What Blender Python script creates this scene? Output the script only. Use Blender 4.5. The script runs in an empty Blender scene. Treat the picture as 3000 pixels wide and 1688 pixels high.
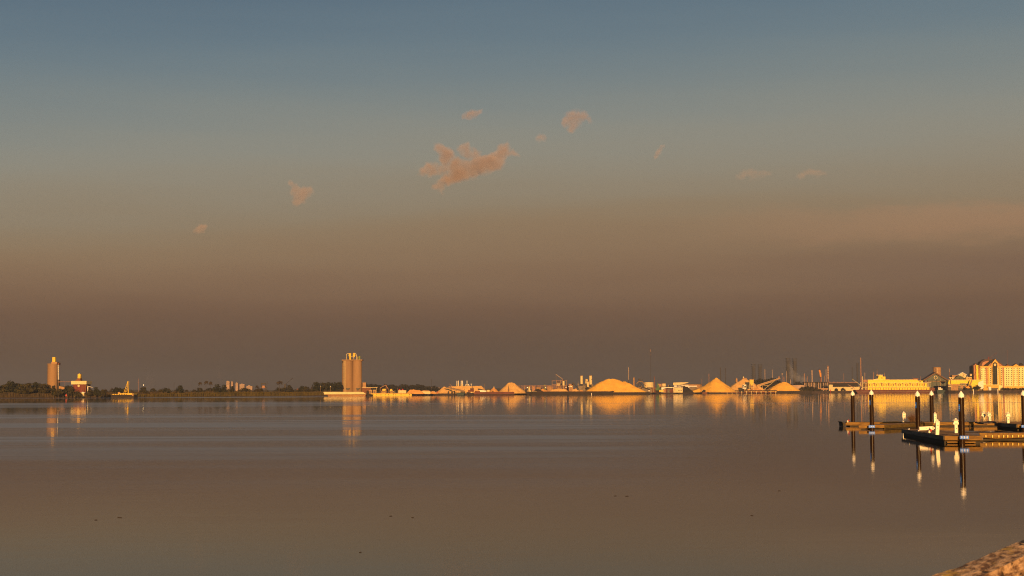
import bpy, bmesh, math, random
from mathutils import Vector, Matrix, noise
random.seed(7)
scene = bpy.context.scene
COL = scene.collection
R = math.radians
# ------------------------------------------------------------------ camera model
PW, PH, FP = 3000.0, 1688.0, 4500.0            # photograph size and focal length in its pixels
CAM = Vector((0, 0, 4.1))
PITCH = math.atan(303.6 / FP)
ROLL = R(0.2)
CROT = Matrix.Rotation(R(90) + PITCH, 3, 'X') @ Matrix.Rotation(-ROLL, 3, 'Z')
def ray(u, v):
    return CROT @ Vector(((u - PW / 2) / FP, -(v - PH / 2) / FP, -1))
def P(u, v, Y):                                  # the point seen at (u, v) that lies Y metres out
    d = ray(u, v); return CAM + d * (Y / d.y)
def lerp_tab(tab, x):
    if x <= tab[0][0]: return tab[0][1]
    for (a, b), (c, d) in zip(tab, tab[1:]):
        if x <= c: return b + (d - b) * (x - a) / (c - a)
    return tab[-1][1]
SHORE = [(-400, 1250), (0, 1290), (300, 1330), (700, 1500), (1030, 1640), (1300, 1830), (1600, 2000), (1900, 2220), (2200, 2420), (2500, 2500), (2690, 2400), (2722, 2262), (2790, 2188), (3000, 2170), (3400, 2100)]
LEVEL = [(-400, 1.0), (900, 1.0), (1000, 2.2), (2000, 2.4), (2350, 3.0), (2500, 3.6), (3400, 3.6)]
def DS(u): return lerp_tab(SHORE, u)
def LV(u): return lerp_tab(LEVEL, u)

# ------------------------------------------------------------------ materials
def lin(c):
    return tuple((x / 255 / 12.92) if x / 255 <= 0.04045 else ((x / 255 + 0.055) / 1.055) ** 2.4 for x in c)
MATS = {}
def mat(name, col, var=0.25, scale=0.6, rough=0.75, metal=0.0, spec=0.4, stretch=(1, 1, 1), col2=None, bump=0.0, bscale=None, emit=None):
    m = bpy.data.materials.new(name); m.use_nodes = True
    nt = m.node_tree; N = nt.nodes; L = nt.links
    bs = N['Principled BSDF']
    tc = N.new('ShaderNodeTexCoord'); mp = N.new('ShaderNodeMapping'); mp.inputs['Scale'].default_value = stretch
    L.new(tc.outputs['Object'], mp.inputs['Vector'])
    nz = N.new('ShaderNodeTexNoise'); nz.inputs['Scale'].default_value = scale; nz.inputs['Detail'].default_value = 5; nz.inputs['Roughness'].default_value = 0.65
    L.new(mp.outputs[0], nz.inputs['Vector'])
    rp = N.new('ShaderNodeValToRGB')
    c2 = col2 or tuple(x * (1 - var) for x in col)
    c1 = col if col2 else tuple(min(0.95, x * (1 + var * 0.5)) for x in col)
    rp.color_ramp.elements[0].position = 0.32; rp.color_ramp.elements[0].color = (*c2, 1)
    rp.color_ramp.elements[1].position = 0.68; rp.color_ramp.elements[1].color = (*c1, 1)
    L.new(nz.outputs['Fac'], rp.inputs['Fac']); L.new(rp.outputs['Color'], bs.inputs['Base Color'])
    bs.inputs['Roughness'].default_value = rough; bs.inputs['Metallic'].default_value = metal; bs.inputs['Specular IOR Level'].default_value = spec
    if bump:
        b = N.new('ShaderNodeBump'); b.inputs['Strength'].default_value = bump; b.inputs['Distance'].default_value = 0.05
        n2 = N.new('ShaderNodeTexNoise'); n2.inputs['Scale'].default_value = bscale or scale * 3; n2.inputs['Detail'].default_value = 6
        L.new(mp.outputs[0], n2.inputs['Vector']); L.new(n2.outputs['Fac'], b.inputs['Height']); L.new(b.outputs[0], bs.inputs['Normal'])
    if emit:
        bs.inputs['Emission Color'].default_value = (*emit[0], 1); bs.inputs['Emission Strength'].default_value = emit[1]
    MATS[name] = m; return m
mat('concrete', (0.27, 0.165, 0.085), 0.22, 0.12, 0.9, stretch=(1, 1, 0.15))
mat('concrete_dark', (0.2, 0.16, 0.12), 0.3, 0.2, 0.9)
mat('white_paint', (0.78, 0.74, 0.66), 0.12, 0.4, 0.6)
mat('cream_paint', (0.62, 0.50, 0.26), 0.12, 0.3, 0.65)
mat('boat_paint', (0.78, 0.58, 0.03), 0.14, 0.35, 0.6)
mat('hotel_wall', (0.78, 0.70, 0.34), 0.1, 0.08, 0.8)
mat('hotel_orange', (0.66, 0.40, 0.08), 0.12, 0.1, 0.8)
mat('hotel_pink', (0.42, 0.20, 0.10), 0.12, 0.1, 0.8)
mat('yellow_paint', (0.70, 0.47, 0.04), 0.18, 0.5, 0.6)
mat('orange_paint', (0.75, 0.30, 0.03), 0.15, 0.4, 0.6)
mat('red_paint', (0.42, 0.04, 0.03), 0.2, 0.8, 0.6)
mat('dark_red', (0.16, 0.035, 0.03), 0.35, 0.3, 0.85, stretch=(3, 3, 0.3))
mat('rust', (0.2, 0.08, 0.04), 0.4, 0.3, 0.9)
mat('rust_hull', (0.13, 0.045, 0.035), 0.4, 0.12, 0.85, stretch=(1, 1, 2))
mat('dark_hull', (0.021, 0.0145, 0.013), 0.4, 0.2, 0.8)
mat('teal_hull', (0.02, 0.045, 0.05), 0.3, 0.5, 0.7)
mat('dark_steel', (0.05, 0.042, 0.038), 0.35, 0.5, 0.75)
mat('far_steel', (0.05, 0.045, 0.045), 0.3, 0.2, 0.85)
mat('tan_steel', (0.30, 0.18, 0.08), 0.3, 0.5, 0.8)
mat('pink_steel', (0.36, 0.19, 0.12), 0.25, 0.3, 0.8)
mat('grey_steel', (0.21, 0.145, 0.105), 0.3, 0.4, 0.85)
mat('green_paint', (0.03, 0.11, 0.03), 0.3, 0.8, 0.6)
mat('olive_box', (0.16, 0.2, 0.03), 0.2, 0.6, 0.7)
mat('green_glass', (0.03, 0.05, 0.04), 0.4, 0.5, 0.5)
mat('dark_glass', (0.010, 0.012, 0.012), 0.3, 0.6, 0.5, spec=0.12)
mat('window_dark', (0.025, 0.018, 0.012), 0.3, 0.8, 0.5)
mat('green_roof', (0.09, 0.10, 0.06), 0.25, 0.4, 0.8)
mat('brown_roof', (0.10, 0.055, 0.04), 0.3, 0.3, 0.85)
mat('black_roof', (0.025, 0.02, 0.018), 0.3, 0.3, 0.9)
mat('sand', (0.74, 0.44, 0.14), 0.18, 0.12, 0.95, bump=0.5, bscale=0.6)
mat('sand_pink', (0.66, 0.33, 0.09), 0.2, 0.12, 0.95, bump=0.5, bscale=0.6)
mat('sand_yellow', (0.84, 0.47, 0.07), 0.16, 0.1, 0.95, bump=0.5, bscale=0.6)
mat('coal', (0.03, 0.024, 0.02), 0.3, 0.3, 0.95, bump=0.5, bscale=0.8)
mat('brick_tan', (0.36, 0.21, 0.10), 0.25, 0.3, 0.85)
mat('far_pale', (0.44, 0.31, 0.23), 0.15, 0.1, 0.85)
mat('bark', (0.06, 0.045, 0.032), 0.3, 1.0, 0.9)
mat('leaf_dark', (0.028, 0.030, 0.010), 0.45, 0.25, 0.9, col2=(0.009, 0.012, 0.005))
mat('leaf_olive', (0.055, 0.046, 0.014), 0.4, 0.25, 0.9, col2=(0.018, 0.017, 0.006))
mat('leaf_brown', (0.064, 0.044, 0.02), 0.4, 0.25, 0.9, col2=(0.018, 0.014, 0.007))
mat('leaf_far', (0.03, 0.026, 0.014), 0.4, 0.1, 0.9, col2=(0.012, 0.012, 0.007))
mat('reed', (0.075, 0.055, 0.008), 0.4, 0.08, 0.95, col2=(0.03, 0.024, 0.005))
mat('soil', (0.09, 0.065, 0.035), 0.4, 0.02, 0.95)
mat('bank_rock', (0.035, 0.026, 0.022), 0.5, 0.35, 0.95, col2=(0.075, 0.052, 0.045), bump=0.8, bscale=0.5)
mat('pile_brown', (0.030, 0.014, 0.004), 0.45, 1.2, 0.2, spec=0.22, stretch=(3, 3, 0.5), col2=(0.012, 0.006, 0.003))
mat('cap_white', (0.84, 0.82, 0.78), 0.06, 2.0, 0.5)
mat('pedestal_white', (0.80, 0.74, 0.60), 0.1, 3.0, 0.5)
mat('sign_blue', (0.006, 0.16, 0.80), 0.12, 6.0, 0.45)
mat('sign_white', (0.8, 0.8, 0.76), 0.05, 5.0, 0.5)
mat('dock_wood', (0.27, 0.155, 0.03), 0.5, 2.2, 0.8, stretch=(0.35, 1, 3), col2=(0.075, 0.038, 0.010), bump=0.3)
mat('dock_wood_green', (0.12, 0.08, 0.014), 0.5, 2.0, 0.9, stretch=(0.8, 0.8, 2), col2=(0.045, 0.03, 0.007), bump=0.3)
mat('dock_deck', (0.13, 0.085, 0.055), 0.4, 1.5, 0.9, stretch=(3, 0.3, 1), col2=(0.05, 0.033, 0.024))
mat('dock_grey', (0.19, 0.155, 0.125), 0.5, 1.2, 0.9, col2=(0.05, 0.04, 0.03), stretch=(1, 0.3, 4), bump=0.3)
mat('dock_black', (0.02, 0.017, 0.014), 0.5, 0.8, 0.85, col2=(0.05, 0.04, 0.03), stretch=(1, 0.4, 3))
mat('fender_yellow', (0.82, 0.6, 0.14), 0.15, 4.0, 0.45)
mat('twig', (0.16, 0.09, 0.05), 0.3, 3.0, 0.9)
mat('driftwood', (0.025, 0.016, 0.01), 0.3, 6.0, 0.9)
mat('lamp_glow', (0.9, 0.7, 0.4), 0.05, 1.0, 0.5, emit=((1.0, 0.68, 0.30), 3.0))

# ------------------------------------------------------------------ mesh builder
ORG = {}
class MB:
    def __init__(s): s.v = []; s.f = []
    def add(s, vs, fs):
        b = len(s.v); s.v += [tuple(x) for x in vs]; s.f += [tuple(b + i for i in f) for f in fs]
    def box(s, x0, x1, y0, y1, z0, z1):
        if x0 > x1: x0, x1 = x1, x0
        if z0 > z1: z0, z1 = z1, z0
        s.add([(x0, y0, z0), (x1, y0, z0), (x1, y1, z0), (x0, y1, z0), (x0, y0, z1), (x1, y0, z1), (x1, y1, z1), (x0, y1, z1)],
              [(0, 3, 2, 1), (4, 5, 6, 7), (0, 1, 5, 4), (1, 2, 6, 5), (2, 3, 7, 6), (3, 0, 4, 7)])
    def obox(s, c, ax, ay, az):                   # oriented box: centre and three half-axis vectors
        c, ax, ay, az = map(Vector, (c, ax, ay, az)); vs = []
        for k in (-1, 1):
            for i, j in ((-1, -1), (1, -1), (1, 1), (-1, 1)): vs.append(c + ax * i + ay * j + az * k)
        s.add(vs, [(0, 3, 2, 1), (4, 5, 6, 7), (0, 1, 5, 4), (1, 2, 6, 5), (2, 3, 7, 6), (3, 0, 4, 7)])
    def lathe(s, cx, cy, prof, n=18, a0=0.0):     # prof: (radius, z) from bottom to top
        vs = []; fs = []
        for r, z in prof:
            for i in range(n):
                a = a0 + 2 * math.pi * i / n; vs.append((cx + r * math.cos(a), cy + r * math.sin(a), z))
        for k in range(len(prof) - 1):
            for i in range(n):
                j = (i + 1) % n; fs.append((k * n + i, k * n + j, (k + 1) * n + j, (k + 1) * n + i))
        fs.append(tuple(reversed(range(n)))); fs.append(tuple((len(prof) - 1) * n + i for i in range(n)))
        s.add(vs, fs)
    def tube(s, p, q, r, n=8, r2=None):
        p, q = Vector(p), Vector(q); d = q - p
        if d.length < 1e-6: return
        a = d.orthogonal().normalized(); b = d.cross(a).normalized(); r2 = r if r2 is None else r2
        vs = []
        for c, rr in ((p, r), (q, r2)):
            for i in range(n):
                t = 2 * math.pi * (i + 0.5) / n; vs.append(c + a * (rr * math.cos(t)) + b * (rr * math.sin(t)))
        fs = [(i, (i + 1) % n, n + (i + 1) % n, n + i) for i in range(n)] + [tuple(reversed(range(n))), tuple(range(n, 2 * n))]
        s.add(vs, fs)
    def prism(s, pts, y0, y1):                    # polygon (x, z) seen from -y
        n = len(pts)
        area = sum(pts[i][0] * pts[(i + 1) % n][1] - pts[(i + 1) % n][0] * pts[i][1] for i in range(n))
        if area < 0: pts = pts[::-1]
        vs = [(x, y0, z) for x, z in pts] + [(x, y1, z) for x, z in pts]
        s.add(vs, [tuple(range(n)), tuple(reversed(range(n, 2 * n)))] + [(i, n + i, n + (i + 1) % n, (i + 1) % n) for i in range(n)])
    def sphere(s, c, r, n=12, m=7, sz=1.0):
        prof = [(max(1e-3, r * math.sin(math.pi * k / m)), c[2] - r * sz * math.cos(math.pi * k / m)) for k in range(m + 1)]
        s.lathe(c[0], c[1], prof, n)
    def ring(s, c, r0, r1, d, n=24):              # flat ring facing -y
        vs = []; 
        for y in (c[1], c[1] + d):
            for r in (r0, r1):
                for i in range(n):
                    a = 2 * math.pi * i / n; vs.append((c[0] + r * math.cos(a), y, c[2] + r * math.sin(a)))
        fs = []
        for i in range(n):
            j = (i + 1) % n
            fs += [(i, j, n + j, n + i), (2 * n + i, 3 * n + i, 3 * n + j, 2 * n + j), (n + i, n + j, 3 * n + j, 3 * n + i), (i, 2 * n + i, 2 * n + j, j)]
        s.add(vs, fs)
    def disc(s, c, r, d, n=20):
        s.prism([(c[0] + r * math.cos(2 * math.pi * i / n), c[2] + r * math.sin(2 * math.pi * i / n)) for i in range(n)], c[1], c[1] + d)
    def build(s, name, m, parent=None, loc=None, smooth=False):
        me = bpy.data.meshes.new(name)
        org = Vector(loc) if loc is not None else (ORG[parent.name] if parent is not None else Vector((0, 0, 0)))
        me.from_pydata([tuple(Vector(v) - org) for v in s.v], [], s.f); me.validate(); 
        bm = bmesh.new(); bm.from_mesh(me); bmesh.ops.recalc_face_normals(bm, faces=bm.faces); bm.to_mesh(me); bm.free()
        if smooth:
            for p in me.polygons: p.use_smooth = True
            try: me.set_sharp_from_angle(angle=R(40))
            except Exception: pass
        me.materials.append(MATS[m] if isinstance(m, str) else m)
        o = bpy.data.objects.new(name, me); COL.objects.link(o)
        if parent is not None: o.parent = parent
        else: o.location = org
        ORG[o.name] = org
        return o

def tag(o, label=None, cat=None, group=None, kind=None):
    if label: o['label'] = label
    if cat: o['category'] = cat
    if group: o['group'] = group
    if kind: o['kind'] = kind
    return o
YT = {}
def thing(name, label, cat, u, Y, group=None, z=None):
    o = bpy.data.objects.new(name, None); COL.objects.link(o); o.empty_display_size = 0.5
    p = P(u, 1140, Y); o.location = (p.x, Y, LV(u) if z is None else z)
    ORG[o.name] = Vector(o.location); YT[o.name] = Y
    return tag(o, label, cat, group)
def copy_tree(o, parent=None):
    c = o.copy(); COL.objects.link(c)
    if parent is not None: c.parent = parent; 
    ORG[c.name] = Vector(c.location)
    for ch in list(o.children): copy_tree(ch, c)
    return c

# ------------------------------------------------------------------ ops given in photograph pixels at a stated distance
def run_ops(mb, Y, ops):
    for op in ops:
        k = op[0]
        if k == 'b':                               # box u0 v0 u1 v1 depth dy
            _, u0, v0, u1, v1, d = op[:6]; y = Y + (op[6] if len(op) > 6 else 0)
            um = (u0 + u1) / 2
            z1 = P(um, v0, y).z; z0 = LV(um) - 0.4 if v1 == 0 else P(um, v1, y).z
            mb.box(P(u0, 1140, y).x, P(u1, 1140, y).x, y, y + d, z0, z1)
        elif k == 'c':                             # upright cylinder u0 u1 v0 v1 dy top-scale
            _, u0, u1, v0, v1 = op[:5]; y = Y + (op[5] if len(op) > 5 else 0); tp = op[6] if len(op) > 6 else 1
            um = (u0 + u1) / 2; r = abs(P(u1, 1140, y).x - P(u0, 1140, y).x) / 2
            z1 = P(um, v0, y).z; z0 = LV(um) - 0.4 if v1 == 0 else P(um, v1, y).z
            mb.lathe(P(um, 1140, y).x, y, [(r, z0), (r * tp, z1)], 24 if r > 3 else 12)
        elif k == 'dome':
            _, u0, u1, v0, v1 = op[:5]; y = Y + (op[5] if len(op) > 5 else 0)
            um = (u0 + u1) / 2; r = abs(P(u1, 1140, y).x - P(u0, 1140, y).x) / 2; z0 = P(um, v1, y).z; h = P(um, v0, y).z - z0
            mb.lathe(P(um, 1140, y).x, y, [(max(0.02, r * math.cos(t * math.pi / 12)), z0 + h * math.sin(t * math.pi / 12)) for t in range(7)], 20)
        elif k == 't':                             # bar u0 v0 u1 v1 width(px) dy0 dy1
            _, u0, v0, u1, v1, w = op[:6]; d0 = op[6] if len(op) > 6 else 0; d1 = op[7] if len(op) > 7 else d0
            a = P(u0, v0, Y + d0); b = P(u1, v1, Y + d1) if v1 else Vector((P(u1, 1140, Y + d1).x, Y + d1, LV(u1) - 0.4))
            mb.tube(a, b, w / 2 * Y / FP, 6)
        elif k == 'p':                             # outline extruded backwards
            _, pts, d = op[:3]; y = Y + (op[3] if len(op) > 3 else 0)
            mb.prism([(lambda q: (q.x, q.z))(P(u, v, y)) for u, v in pts], y, y + d)
        elif k == 's':
            _, u, v, r = op[:4]; y = Y + (op[4] if len(op) > 4 else 0)
            mb.sphere(P(u, v, y), r * Y / FP)
        elif k == 'ring':
            _, u, v, r0, r1, d = op[:6]; y = Y + (op[6] if len(op) > 6 else 0)
            mb.ring(P(u, v, y), r0 * Y / FP, r1 * Y / FP, d)
        elif k == 'd':
            _, u, v, r, d = op[:5]; y = Y + (op[5] if len(op) > 5 else 0)
            mb.disc(P(u, v, y), r * Y / FP, d)
def part(parent, name, m, *ops, Y=None, label=None, smooth=None):
    mb = MB(); root = parent
    while root.parent is not None: root = root.parent
    run_ops(mb, Y or YT[root.name], ops)
    o = mb.build(name, m, parent, smooth=any(x[0] in 'cs' or x[0] == 'dome' for x in ops) if smooth is None else smooth)
    if label: o['label'] = label
    return o
def solo(name, label, cat, m, Y, *ops, group=None, kind=None):
    mb = MB(); run_ops(mb, Y, ops)
    n = len(mb.v); c = Vector((sum(v[0] for v in mb.v) / n, sum(v[1] for v in mb.v) / n, min(v[2] for v in mb.v)))
    o = mb.build(name, m, None, loc=c, smooth=any(x[0] in 'cs' or x[0] == 'dome' for x in ops))
    YT[o.name] = Y
    return tag(o, label, cat, group, kind)
def heap(name, label, m, Y, peaks, u0, u1, slope=0.6, z=None, group='sand and gravel heaps', seed=0, rough=1.0, cat='heap'):
    um = (u0 + u1) / 2; z0 = (LV(um) if z is None else z) - 0.5
    pk = [(lambda q: (q.x, q.z - z0))(P(u, v, Y)) for u, v in peaks]
    xa, xb = P(u0, 1140, Y).x, P(u1, 1140, Y).x
    hm = max(h for _, h in pk)
    xl, hl = pk[0]; xr, hr = pk[-1]
    sl = hl / max(0.5, xl - xa); sr = hr / max(0.5, xb - xr)
    nx = 84; ny = 30; dep = hm / slope * 1.02
    vs = []; fs = []
    for j in range(ny + 1):
        y = -dep + 2 * dep * j / ny
        for i in range(nx + 1):
            x = xa - 1 + (xb - xa + 2) * i / nx
            if x <= xl: h = hl - (xl - x) * sl
            elif x >= xr: h = hr - (x - xr) * sr
            else: h = lerp_tab(pk, x)
            sy = hm / dep
            # rounded cross-section: cone-like at the ends, ridge in the middle
            dx = (xl - x) * sl if x < xl else ((x - xr) * sr if x > xr else hm - h)
            cone = hm - math.hypot(max(0, dx), abs(y) * sy)
            hh = min(h, cone) if abs(y) > 0.01 else h
            hh += noise.noise(Vector((x * 0.16 + seed * 7, y * 0.16, seed))) * 0.6 * rough + noise.noise(Vector((x * 0.5, y * 0.5, seed + 5))) * 0.38 * rough + noise.noise(Vector((x * 0.42, y * 0.05, seed + 9))) * 0.45 * rough * min(1, hh / 4)
            vs.append((x, Y + y, z0 + max(0.0, hh)))
    for j in range(ny):
        for i in range(nx):
            a = j * (nx + 1) + i
            if max(vs[a][2], vs[a + 1][2], vs[a + nx + 1][2], vs[a + nx + 2][2]) > z0 + 1e-3: fs.append((a, a + 1, a + nx + 2, a + nx + 1))
    mb = MB(); mb.add(vs, fs)
    o = mb.build(name, m, None, loc=((xa + xb) / 2, Y, z0), smooth=True)
    bm = bmesh.new(); bm.from_mesh(o.data); bmesh.ops.delete(bm, geom=[v for v in bm.verts if not v.link_faces], context='VERTS'); bm.to_mesh(o.data); bm.free()
    return tag(o, label, cat, group)
# ------------------------------------------------------------------ camera, sun, sky
cd = bpy.data.cameras.new('camera'); cam = bpy.data.objects.new('camera', cd); COL.objects.link(cam)
cd.sensor_width = 36; cd.lens = FP / PW * 36; cd.clip_start = 0.1; cd.clip_end = 60000
cam.matrix_world = Matrix.Translation(CAM) @ CROT.to_4x4()
cd.dof.use_dof = True; cd.dof.focus_distance = 160; cd.dof.aperture_fstop = 20
scene.camera = cam
scene.cycles.filter_width = 1.1; scene.cycles.use_denoising = True; scene.cycles.denoising_prefilter = 'NONE'; scene.cycles.sample_clamp_indirect = 2.0
SUN_EL, SUN_AZ = R(9.0), R(176)                  # azimuth clockwise from +Y: behind the camera, a touch to the right
sd = Vector((math.sin(SUN_AZ) * math.cos(SUN_EL), math.cos(SUN_AZ) * math.cos(SUN_EL), math.sin(SUN_EL)))
sl = bpy.data.lights.new('sun', 'SUN'); sun = bpy.data.objects.new('sun', sl); COL.objects.link(sun)
sl.energy = 5.0; sl.angle = R(0.5); sl.color = (1.0, 0.52, 0.17)
sun.rotation_euler = sd.to_track_quat('Z', 'Y').to_euler()
scene.view_settings.view_transform = 'Standard'; scene.view_settings.look = 'None'
scene.view_settings.exposure = 0.65; scene.view_settings.gamma = 1
w = bpy.data.worlds.new('World'); scene.world = w; w.use_nodes = True
nt = w.node_tree; N = nt.nodes; L = nt.links
bg = N['Background']; tc = N.new('ShaderNodeTexCoord')
def math_node(N, L, op, a, b=None, c=None, clamp=False):
    n = N.new('ShaderNodeMath'); n.operation = op; n.use_clamp = clamp
    for i, x in enumerate((a, b, c)):
        if x is None: continue
        if isinstance(x, (int, float)): n.inputs[i].default_value = x
        else: L.new(x, n.inputs[i])
    return n.outputs[0]
def smooth(N, L, x, a, b):
    n = N.new('ShaderNodeMapRange'); n.interpolation_type = 'SMOOTHSTEP'
    n.inputs['From Min'].default_value = a; n.inputs['From Max'].default_value = b
    L.new(x, n.inputs['Value']); return n.outputs['Result']
sp = N.new('ShaderNodeSeparateXYZ'); L.new(tc.outputs['Generated'], sp.inputs[0])
sx, sy, sz = sp.outputs
# long soft streaks of thin cloud that bend the colour bands
mp = N.new('ShaderNodeMapping'); mp.inputs['Scale'].default_value = (1.6, 1.6, 16); L.new(tc.outputs['Generated'], mp.inputs['Vector'])
nz = N.new('ShaderNodeTexNoise'); nz.inputs['Scale'].default_value = 1.6; nz.inputs['Detail'].default_value = 5; nz.inputs['Roughness'].default_value = 0.5
L.new(mp.outputs[0], nz.inputs['Vector'])
wob = math_node(N, L, 'MULTIPLY', math_node(N, L, 'SUBTRACT', nz.outputs['Fac'], 0.5), 0.04)
# the warm layer stands a little higher towards the right
tilt = math_node(N, L, 'MULTIPLY', math_node(N, L, 'MULTIPLY', sx, -0.04), smooth(N, L, sz, 0.035, 0.10))
zz = math_node(N, L, 'ADD', math_node(N, L, 'ADD', sz, wob), tilt)
STOPS = [(0.0, (101, 80, 66)), (0.018, (105, 83, 67)), (0.038, (112, 87, 69)), (0.056, (123, 94, 73)), (0.0795, (141, 113, 87)), (0.10, (148, 124, 96)), (0.118, (147, 131, 107)), (0.151, (149, 146, 132)), (0.185, (128, 137, 135)), (0.223, (107, 126, 136)), (0.263, (91, 112, 128)), (0.32, (79, 99, 117))]
rp = N.new('ShaderNodeValToRGB'); cr = rp.color_ramp; cr.interpolation = 'B_SPLINE'
while len(cr.elements) < len(STOPS): cr.elements.new(0.5)
for e, (p, c) in zip(cr.elements, STOPS): e.position = p / 0.32; e.color = (*[k / 1.57 for k in lin(c)], 1)
L.new(math_node(N, L, 'DIVIDE', zz, 0.32, clamp=True), rp.inputs['Fac'])
sky = N.new('ShaderNodeTexSky'); sky.sky_type = 'NISHITA'; sky.sun_disc = False
sky.sun_elevation = SUN_EL; sky.sun_rotation = SUN_AZ; sky.dust_density = 4; sky.air_density = 1.2
sks = N.new('ShaderNodeMix'); sks.data_type = 'RGBA'; sks.blend_type = 'MULTIPLY'; sks.inputs[0].default_value = 1
L.new(sky.outputs[0], sks.inputs[6]); sks.inputs[7].default_value = (0.06, 0.06, 0.06, 1)
# faint peach bank of cloud low over the right of the bay
az = math_node(N, L, 'DIVIDE', sx, math_node(N, L, 'MAXIMUM', sy, 0.05))
mp2 = N.new('ShaderNodeMapping'); mp2.inputs['Scale'].default_value = (5, 5, 18); L.new(tc.outputs['Generated'], mp2.inputs['Vector'])
n2 = N.new('ShaderNodeTexNoise'); n2.inputs['Scale'].default_value = 3.4; n2.inputs['Detail'].default_value = 8; n2.inputs['Roughness'].default_value = 0.62; L.new(mp2.outputs[0], n2.inputs['Vector'])
zb = math_node(N, L, 'ADD', sz, math_node(N, L, 'MULTIPLY', math_node(N, L, 'SUBTRACT', n2.outputs['Fac'], 0.5), 0.03))
band = math_node(N, L, 'MULTIPLY', smooth(N, L, zb, 0.090, 0.104), math_node(N, L, 'SUBTRACT', 1.0, smooth(N, L, zb, 0.109, 0.119)))
band = math_node(N, L, 'MULTIPLY', math_node(N, L, 'MULTIPLY', band, smooth(N, L, az, 0.07, 0.30)), math_node(N, L, 'GREATER_THAN', sy, 0.05))
mb_ = N.new('ShaderNodeMix'); mb_.data_type = 'RGBA'; L.new(math_node(N, L, 'MULTIPLY', band, 0.5), mb_.inputs[0])
L.new(rp.outputs[0], mb_.inputs[6]); mb_.inputs[7].default_value = (*[k / 1.57 for k in lin((172, 132, 100))], 1)
under = math_node(N, L, 'MULTIPLY', smooth(N, L, zb, 0.062, 0.078), math_node(N, L, 'SUBTRACT', 1.0, smooth(N, L, zb, 0.082, 0.096)))
under = math_node(N, L, 'MULTIPLY', math_node(N, L, 'MULTIPLY', under, smooth(N, L, az, 0.10, 0.30)), math_node(N, L, 'GREATER_THAN', sy, 0.05))
mc_ = N.new('ShaderNodeMix'); mc_.data_type = 'RGBA'; L.new(math_node(N, L, 'MULTIPLY', under, 0.16), mc_.inputs[0])
L.new(mb_.outputs[2], mc_.inputs[6]); mc_.inputs[7].default_value = (*[k / 1.57 for k in lin((112, 92, 84))], 1)
mx = N.new('ShaderNodeMix'); mx.data_type = 'RGBA'; L.new(smooth(N, L, sz, 0.27, 0.75), mx.inputs[0])
L.new(mc_.outputs[2], mx.inputs[6]); L.new(sks.outputs[2], mx.inputs[7])
L.new(mx.outputs[2], bg.inputs['Color']); bg.inputs['Strength'].default_value = 1.0

# ------------------------------------------------------------------ water
wm = bpy.data.materials.new('water'); wm.use_nodes = True; MATS['water'] = wm
N = wm.node_tree.nodes; L = wm.node_tree.links; bs = N['Principled BSDF']
bs.inputs['Base Color'].default_value = (0.010, 0.010, 0.007, 1); bs.inputs['IOR'].default_value = 1.28
tc = N.new('ShaderNodeTexCoord')
def noise_at(scale, st, detail=3):
    m = N.new('ShaderNodeMapping'); m.inputs['Scale'].default_value = st; L.new(tc.outputs['Object'], m.inputs['Vector'])
    n = N.new('ShaderNodeTexNoise'); n.inputs['Scale'].default_value = scale; n.inputs['Detail'].default_value = detail; L.new(m.outputs[0], n.inputs['Vector']); return n.outputs['Fac']
sp = N.new('ShaderNodeSeparateXYZ'); L.new(tc.outputs['Object'], sp.inputs[0])
X, Y = sp.outputs[0], sp.outputs[1]
big = noise_at(0.012, (0.35, 1, 1), 4)
yw = math_node(N, L, 'ADD', Y, math_node(N, L, 'MULTIPLY', math_node(N, L, 'SUBTRACT', big, 0.5), 110.0))
# catspaw of wind across the middle distance, left of the docks
edge = math_node(N, L, 'ADD', 272.0, math_node(N, L, 'MULTIPLY', X, -0.35))
d = math_node(N, L, 'SUBTRACT', math_node(N, L, 'ADD', Y, math_node(N, L, 'MULTIPLY', math_node(N, L, 'SUBTRACT', big, 0.5), 26.0)), edge)
far_edge = math_node(N, L, 'SUBTRACT', 1.0, smooth(N, L, d, -5.0, 9.0))
zone = math_node(N, L, 'MULTIPLY', far_edge, smooth(N, L, yw, 45.0, 140.0))
side = math_node(N, L, 'SUBTRACT', 1.0, smooth(N, L, math_node(N, L, 'DIVIDE', X, Y), 0.02, 0.17))
zone = math_node(N, L, 'MULTIPLY', zone, side)
streak = smooth(N, L, math_node(N, L, 'ADD', math_node(N, L, 'MULTIPLY', noise_at(0.035, (0.22, 1, 1), 5), 0.6), math_node(N, L, 'MULTIPLY', noise_at(0.11, (0.10, 1, 1), 3), 0.4)), 0.42, 0.57)
zone = math_node(N, L, 'MULTIPLY', zone, math_node(N, L, 'ADD', 0.25, math_node(N, L, 'MULTIPLY', streak, 0.75)))
# ruffled lanes far out, lying along the shore
def lane_at(y0, y1, soft, k, wob):
    y = math_node(N, L, 'ADD', Y, math_node(N, L, 'MULTIPLY', math_node(N, L, 'SUBTRACT', noise_at(0.004, (0.25, 1, 1), 3), 0.5), wob))
    y = math_node(N, L, 'ADD', y, math_node(N, L, 'MULTIPLY', X, k))
    return math_node(N, L, 'MULTIPLY', smooth(N, L, y, y0 - soft, y0 + soft), math_node(N, L, 'SUBTRACT', 1.0, smooth(N, L, y, y1 - soft, y1 + soft)))
ratio = math_node(N, L, 'DIVIDE', X, Y)
leftish = math_node(N, L, 'SUBTRACT', 1.0, smooth(N, L, ratio, -0.13, -0.02))
lanes = math_node(N, L, 'MULTIPLY', lane_at(1225, 1600, 12, 0.0, 30), math_node(N, L, 'MULTIPLY', 0.75, math_node(N, L, 'SUBTRACT', 1.0, smooth(N, L, ratio, -0.16, -0.10))))
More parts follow.
